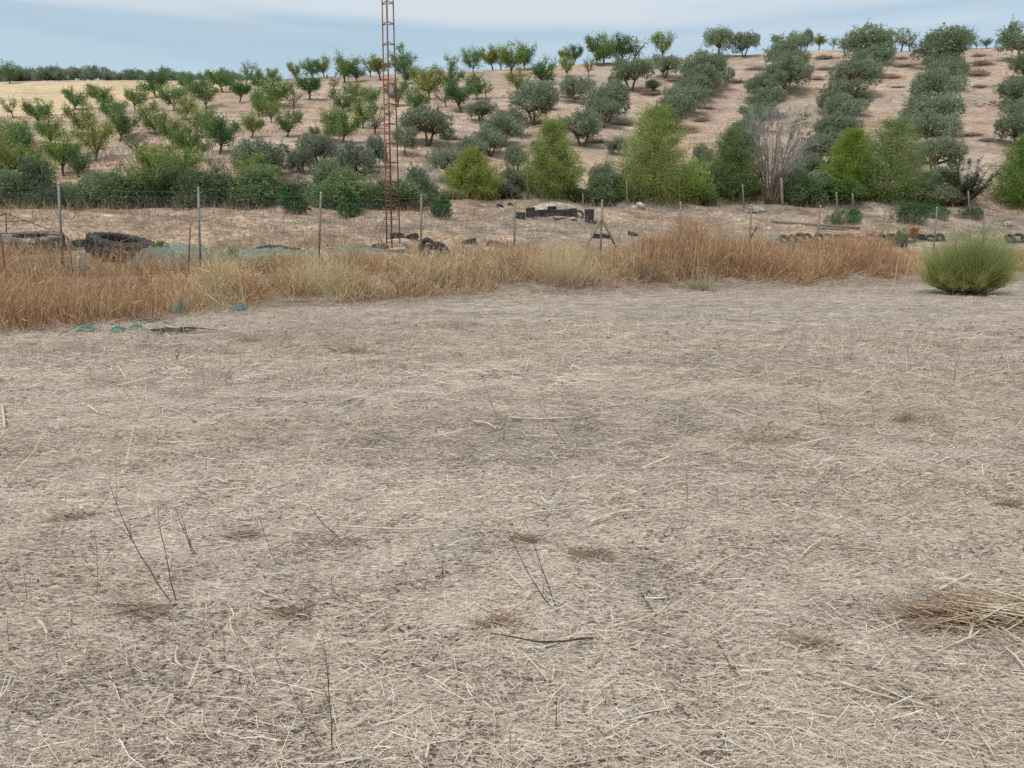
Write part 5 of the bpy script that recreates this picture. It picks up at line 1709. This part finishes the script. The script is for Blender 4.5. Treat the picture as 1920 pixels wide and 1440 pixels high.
# ------------------------------------------------------------------ stems and sticks in the foreground
# each plant: base px, list of (tip px, optional base px), material, thickness, label
TWIGS = [((327, 1127), [(204, 905), (298, 982)], M_STEM, 2.2, 'tall forked brown stem leaning left in the lower left straw'),
         ((320, 1130), [(25, 994), (75, 1010)], M_TANSTEM, 2.4, 'long bent brown stems lying low to the left edge'),
         ((367, 1044), [(329, 950), (335, 960)], M_STEM, 2.0, 'narrow pair of upright brown stems right of the tall forked stem'),
         ((179, 1119), [(177, 994)], M_STEM, 1.2, 'thin upright stem left of the tall forked stem'),
         ((47, 1136), [(0, 1061), (44, 1069)], M_STEM, 1.6, 'small forked stem by the left edge'),
         ((645, 1008), [(579, 940), (600, 980)], M_STEM, 1.8, 'forked brown stem leaning left near the dark straw mat'),
         ((614, 1413), [(517, 1232), (600, 1190)], M_STEM, 2.6, 'large forked dark stem near the bottom left of centre'),
         ((541, 1396), [(437, 1132)], M_TANSTEM, 1.8, 'long single stem leaning left beside the large forked stem'),
         ((517, 1396), [(492, 1346)], M_STEM, 1.5, 'short stem left of the large forked stem'),
         ((371, 1386), [(371, 1346)], M_TANSTEM, 1.4, 'short upright stub at the bottom left'),
         ((629, 1113), [(621, 1086)], M_STEM, 1.6, 'tiny hooked stub in the straw left of centre'),
         ((15, 1211), [(16, 1155)], M_STEM, 1.4, 'short upright stem at the left edge'),
         ((517, 1052), [(479, 948)], M_STEM, 1.1, 'thin slanting stem between two forked stems'),
         ((1039, 1140), [(952, 1000), (992, 986)], M_DARKSTICK, 2.2, 'dark forked stem in the middle of the straw'),
         ((832, 1086), [(830, 1055), (836, 1062)], M_DARKSTICK, 1.9, 'short dark twin stub left of the dark forked stem'),
         ((741, 1223), [(713, 1140)], M_STEM, 1.5, 'thin slanting stem left of the fallen black stick'),
         ((1040, 1382), [(1043, 1307)], M_DARKSTICK, 2.6, 'thick upright dark stub at the bottom centre'),
         ((961, 1440), [(955, 1365)], M_STEM, 2.4, 'brown stub rising from the bottom edge'),
         ((1148, 1340), [(1121, 1277), (1142, 1277), (1136, 1300)], M_STEM, 2.2, 'cluster of short brown stubs at the bottom right of centre'),
         ((1227, 1150), [(1198, 1100), (1203, 1118)], M_DARKSTICK, 1.8, 'short dark forked stem right of the middle'),
         ((1256, 1146), [(1252, 1102)], M_DARKSTICK, 2.0, 'curved dark stub right of the short forked stem'),
         ((1271, 1075), [(1248, 1048)], M_DARKSTICK, 1.6, 'small slanting stub above the curved dark stub'),
         ((882, 1371), [(881, 1340)], M_STEM, 1.4, 'tiny upright stub left of the bottom centre stub'),
         ((1090, 857), [(1010, 760)], M_STEM, 1.4, 'long thin stem leaning left in the middle distance'),
         ((937, 790), [(903, 700)], M_STEM, 1.1, 'thin faint stem left of the long leaning stem'),
         ((1845, 1059), [(1803, 890)], M_TANSTEM, 1.6, 'tall thin stem at the right above the stalk pile'),
         ((1778, 1063), [(1749, 984), (1776, 1028)], M_TANSTEM, 1.7, 'forked tan stem left of the tall thin right stem'),
         ((1751, 1048), [(1705, 869)], M_TANSTEM, 1.2, 'very thin slanting stem left of the forked tan stem'),
         ((1288, 944), [(1283, 865)], M_STEM, 1.2, 'thin upright stem right of the middle in the open straw'),
         ((1347, 948), [(1345, 905)], M_STEM, 1.2, 'short upright stem right of another thin upright stem'),
         ((1399, 1280), [(1326, 1169)], M_STEM, 1.9, 'slanting brown stem in the lower right straw'),
         ((1409, 1344), [(1351, 1248), (1300, 1290)], M_TANSTEM, 1.9, 'spreading tan stems in the lower right straw'),
         ((1459, 1217), [(1464, 1194)], M_DARKSTICK, 2.3, 'tiny dark stub left of the stalk pile'),
         ((1722, 1113), [(1697, 1055)], M_TANSTEM, 1.5, 'short slanting stem just behind the stalk pile'),
         ((1536, 934), [(1534, 880)], M_TANSTEM, 1.1, 'faint upright stem in the open straw at the right'),
         ((1413, 847), [(1388, 803)], M_STEM, 1.3, 'short slanting stem by the brownish straw mat'),
         ((1550, 797), [(1532, 740)], M_STEM, 1.2, 'thin stem left of the small reddish tuft'),
         ((1648, 810), [(1635, 757)], M_STEM, 1.2, 'thin stem just before the small reddish tuft'),
         ((1788, 723), [(1798, 667)], M_STEM, 1.4, 'upright brown stem in the far right stubble'),
         ((1442, 727), [(1437, 684)], M_PALESTEM, 1.6, 'pale stalk standing in the far stubble')]
g = np.random.default_rng(92)
for (bp, tips, mt, th, lab) in TWIGS:
    B = on_ground(*bp)
    o = thing('dry_plant', lab, 'stem', B, 'dry stems standing in the straw')
    for i, tp in enumerate(tips):
        E = at_depth(tp[0], tp[1], B[1] + g.normal(.06, .05)) - B
        E[2] = max(E[2], .03)
        s = np.array([.012 * i * (1 if i % 2 else -1), 0, -.03])
        rr = px_size(B[1], th) * .54
        npt = 9
        sag = np.array([g.normal(0, .02), 0, -.05 if E[2] > .1 else .03]) * np.linalg.norm(E) * 1.2
        pts = wob(s, E, npt, .0045 * np.linalg.norm(E) * 2, g, sag=sag)
        b = Bag(); tube(b, pts, np.linspace(rr * 1.15, rr * .45, npt), sides=6)
        le = np.linalg.norm(E)
        for k in range(8):   # bud nodes and side twigs
            j = 2 + int(g.random() * 6.9)
            l3 = le * (.03 + .26 * g.random() ** 2)
            dd_ = unit(unit(E) + g.normal(0, .6, 3)) * l3
            tube(b, wob(pts[j], pts[j] + dd_, 4, .004 * le, g), np.linspace(rr * .55, rr * .25, 4), sides=4, cap=False)
        link('stalk', b.mesh('stalk'), mt, o)


def lying(name, pxs, rad_px, mat, label, cat, lift=.012, group=None, taper=.5):
    pts = np.array([on_ground(*p) for p in pxs]) + np.array([0, 0, lift])
    rr = px_size(pts[:, 1].mean(), rad_px) * .5
    # smooth
    t = np.linspace(0, len(pts) - 1, len(pts) * 3)
    P3 = np.stack([np.interp(t, np.arange(len(pts)), pts[:, k]) for k in range(3)], -1)
    P3[1:-1] = (P3[:-2] + P3[1:-1] * 2 + P3[2:]) / 4
    b = Bag(); tube(b, P3, np.linspace(rr, rr * (1 - taper), len(P3)), sides=6)
    return tag(link(name, b.mesh(name), mat), label, cat, group)


lying('fallen_stick', [(1112, 1217), (1085, 1219), (1060, 1222), (1010, 1221), (985, 1214), (965, 1210), (945, 1210), (920, 1206)], 4.6, M_DARKSTICK, 'black crooked stick lying in the middle foreground straw', 'stick', .034)
lying('straw_piece', [(978, 1236), (1003, 1262), (1028, 1290)], 6, M_PALESTEM, 'straight pale stem piece below the black stick', 'stem', .02, taper=.2)
PST = [([(74, 1180), (84, 1187), (90, 1200)], 7, 'curled pale bark piece at the lower left'), ([(335, 1225), (330, 1240), (332, 1255), (345, 1264)], 6, 'pale hooked bark piece left of the large forked stem'),
       ([(0, 1330), (14, 1312), (24, 1285)], 5, 'pale stem piece at the bottom left edge'), ([(160, 1240), (164, 1232)], 6, 'short white chip at the lower left'),
       ([(640, 1000), (760, 1003), (820, 1000)], 4, 'long pale stem lying left of the dark forked stem'), ([(720, 993), (752, 975), (770, 960)], 3, 'slanting pale stem left of the middle'),
       ([(950, 985), (1000, 970), (1060, 966), (1085, 957)], 4, 'curved tan stem behind the dark forked stem'), ([(1105, 988), (1160, 972), (1215, 968)], 5, 'long tan stem right of the dark forked stem'),
       ([(955, 790), (1010, 793), (1080, 790)], 4, 'long pale stick lying in the middle distance'), ([(885, 795), (915, 800), (930, 810)], 4, 'bent pale stick left of the long lying stick'),
       ([(800, 1440), (805, 1420), (808, 1414)], 7, 'pale curved piece at the bottom edge'), ([(1570, 1295), (1640, 1322), (1680, 1330)], 5, 'long pale stem below the stalk pile'),
       ([(1640, 1305), (1700, 1328), (1745, 1342)], 4, 'second long pale stem below the stalk pile'), ([(1833, 1402), (1850, 1420), (1862, 1438)], 5, 'pale stem at the bottom right'),
       ([(1760, 1120), (1800, 1098), (1825, 1087)], 6, 'pale split stem rising behind the stalk pile'), ([(1815, 1212), (1820, 1195), (1823, 1178)], 6, 'curved pale stem in front of the stalk pile'),
       ([(1790, 1220), (1820, 1212), (1835, 1196)], 5, 'bowed pale stem before the curved one'), ([(1880, 1230), (1905, 1250), (1918, 1268)], 5, 'pale stem at the right edge below the stalk pile'),
       ([(5, 765), (8, 790), (10, 808)], 5, 'pale bent stalk at the left edge of the middle field'), ([(165, 765), (185, 780)], 5, 'short pale stalk on the left middle field'),
       ([(470, 1115), (500, 1130), (560, 1150)], 3, 'thin pale stem left of centre'), ([(1310, 1095), (1345, 1068), (1385, 1050)], 4, 'slanting pale stem right of the curved dark stub'),
       ([(1500, 1055), (1520, 1035), (1540, 1026)], 4, 'short pale stem in the right straw'), ([(180, 1395), (200, 1392), (196, 1388)], 5, 'pale chip at the lower left')]
for pxs, th, lab in PST:
    lying('straw_piece', pxs, th, M_PALESTEM, lab, 'stem', .03, 'pale stem pieces lying on the straw', .3)

# pile of long stalks at the right
g = np.random.default_rng(93)
Pc = on_ground(1806, 1165)
pile = thing('stalk_pile', 'flattened pile of long tan stalks fanning out at the right edge', 'stalk pile', Pc)
def stalks(n, c, sx, sy, a0, asd, l0, l1, z, cols, rad, nm):
    for k in range(n):
        a = a0 + g.normal(0, asd)
        l = l0 + (l1 - l0) * g.random()
        s = np.array(c) + np.array([g.normal(0, sx), g.normal(0, sy), z * g.random() + .01])
        d = np.array([math.cos(a) * l, math.sin(a) * l, l * g.normal(.02, .05)])
        p = s - d * .5
        pts = wob(p, p + d, 6, .004, g, sag=(0, 0, .03 * l))
        gz = height(pts[:, 0] + Pc[0], pts[:, 1] + Pc[1]) - Pc[2] + .006
        pts[:, 2] = np.maximum(pts[:, 2], gz)
        b = Bag(); tube(b, pts, np.linspace(rad, rad * .4, 6) * (.6 + .8 * g.random()), sides=5, cap=False)
        link(nm, b.mesh(nm), cols[int(g.integers(len(cols)))], pile)
stalks(42, (.10, .0, 0), .13, .05, math.pi - .14, .34, .18, .5, .04, [M_TANSTEM, M_TANSTEM, M_PALESTEM], .0034, 'stalk')
stalks(38, (.34, .11, 0), .12, .09, math.pi - .05, .42, .18, .5, .04, [M_PALESTEM, M_TANSTEM], .0042, 'stalk')
stalks(60, (-.12, -.04, 0), .07, .03, math.pi + .1, .5, .06, .2, .05, [M_TANSTEM, M_STEM], .0025, 'stalk')
b = Bag()
n = 520
Ps = np.stack([g.normal(.08, .17, n), g.normal(.0, .05, n), .04 * g.random(n)], -1)
Ps[:, 2] += height(Ps[:, 0] + Pc[0], Ps[:, 1] + Pc[1]) - Pc[2]
a = math.pi + g.normal(0, .5, n)
l = .04 + .16 * g.random(n)
Dd = np.stack([np.cos(a) * l, np.sin(a) * l, g.normal(.02, .03, n)], -1)
ribbons(b, Ps, Dd, g.normal(0, .012, (n, 3)), .0022 + .002 * g.random(n), 2, np.array([(.42, .30, .20)]) * (.55 + .6 * g.random((n, 1))), .3, rng=g)
tag(link('fine_stalks', b.mesh('fine_stalks', False), M_STRAW, pile), kind='stuff')

# darker mats of older straw on the field
MATS = [(620, 1020, .5, .08, 'dark brown straw mat left of centre'), (660, 660, 1.0, .15, 'brown straw mat in the far left field'), (1430, 825, .7, .12, 'tan straw mat in the right middle field'),
        (265, 1150, .22, .05, 'small dark straw tangle near the lower left stems'), (550, 1160, .2, .05, 'dark tangle of old straw below the slanting stem'), (985, 1017, .22, .04, 'dark straw tangle behind the dark forked stem'),
        (1520, 1215, .2, .05, 'rusty brown straw tangle left of the stalk pile'), (130, 975, .3, .07, 'dark earthy tangle in the left field'), (1895, 950, .16, .05, 'dark clod of straw at the right edge'),
        (1110, 1045, .3, .06, 'grey straw tangle right of the dark forked stem'), (455, 1008, .2, .05, 'dark clod beside the narrow pair of stems'), (930, 1170, .2, .04, 'brown straw tangle above the fallen black stick')]
for i, (px, py, wd, dp, lab) in enumerate(MATS):
    g = np.random.default_rng(700 + i)
    P = on_ground(px, py)
    wd, dp = wd * .75, dp * .8
    n = int(60 + 120 * wd)
    x = np.clip(g.normal(0, wd * .28, n), -wd * .6, wd * .6); y = np.clip(g.normal(0, dp * .6, n), -dp, dp)
    z = height(x + P[0], y + P[1]) - P[2] + .028 * g.random(n) * np.exp(-(x / wd) ** 2 * 2)
    a = g.normal(0, .6, n) + math.pi * (g.random(n) < .5)
    k = P[1] / 4.0
    l = (.03 + .10 * g.random(n)) * max(1, k * .8)
    D = np.stack([np.cos(a) * l, np.sin(a) * l, g.normal(.01, .02, n) * max(1, k)], -1)
    b = Bag()
    base_c = np.array((.25, .19, .14)) if 'dark' in lab else np.array((.32, .23, .155)) if 'grey' not in lab else np.array((.27, .24, .21))
    ribbons(b, np.stack([x, y, z], -1), D, g.normal(0, .012, (n, 3)), (.003 + .003 * g.random(n)) * max(1, k * .8), 2, base_c * (.6 + .8 * g.random((n, 1))), .3, rng=g)
    tag(link('straw_mat', b.mesh('straw_mat', False), M_STRAW, loc=P), lab, 'straw mat', 'tangles of older straw on the field')
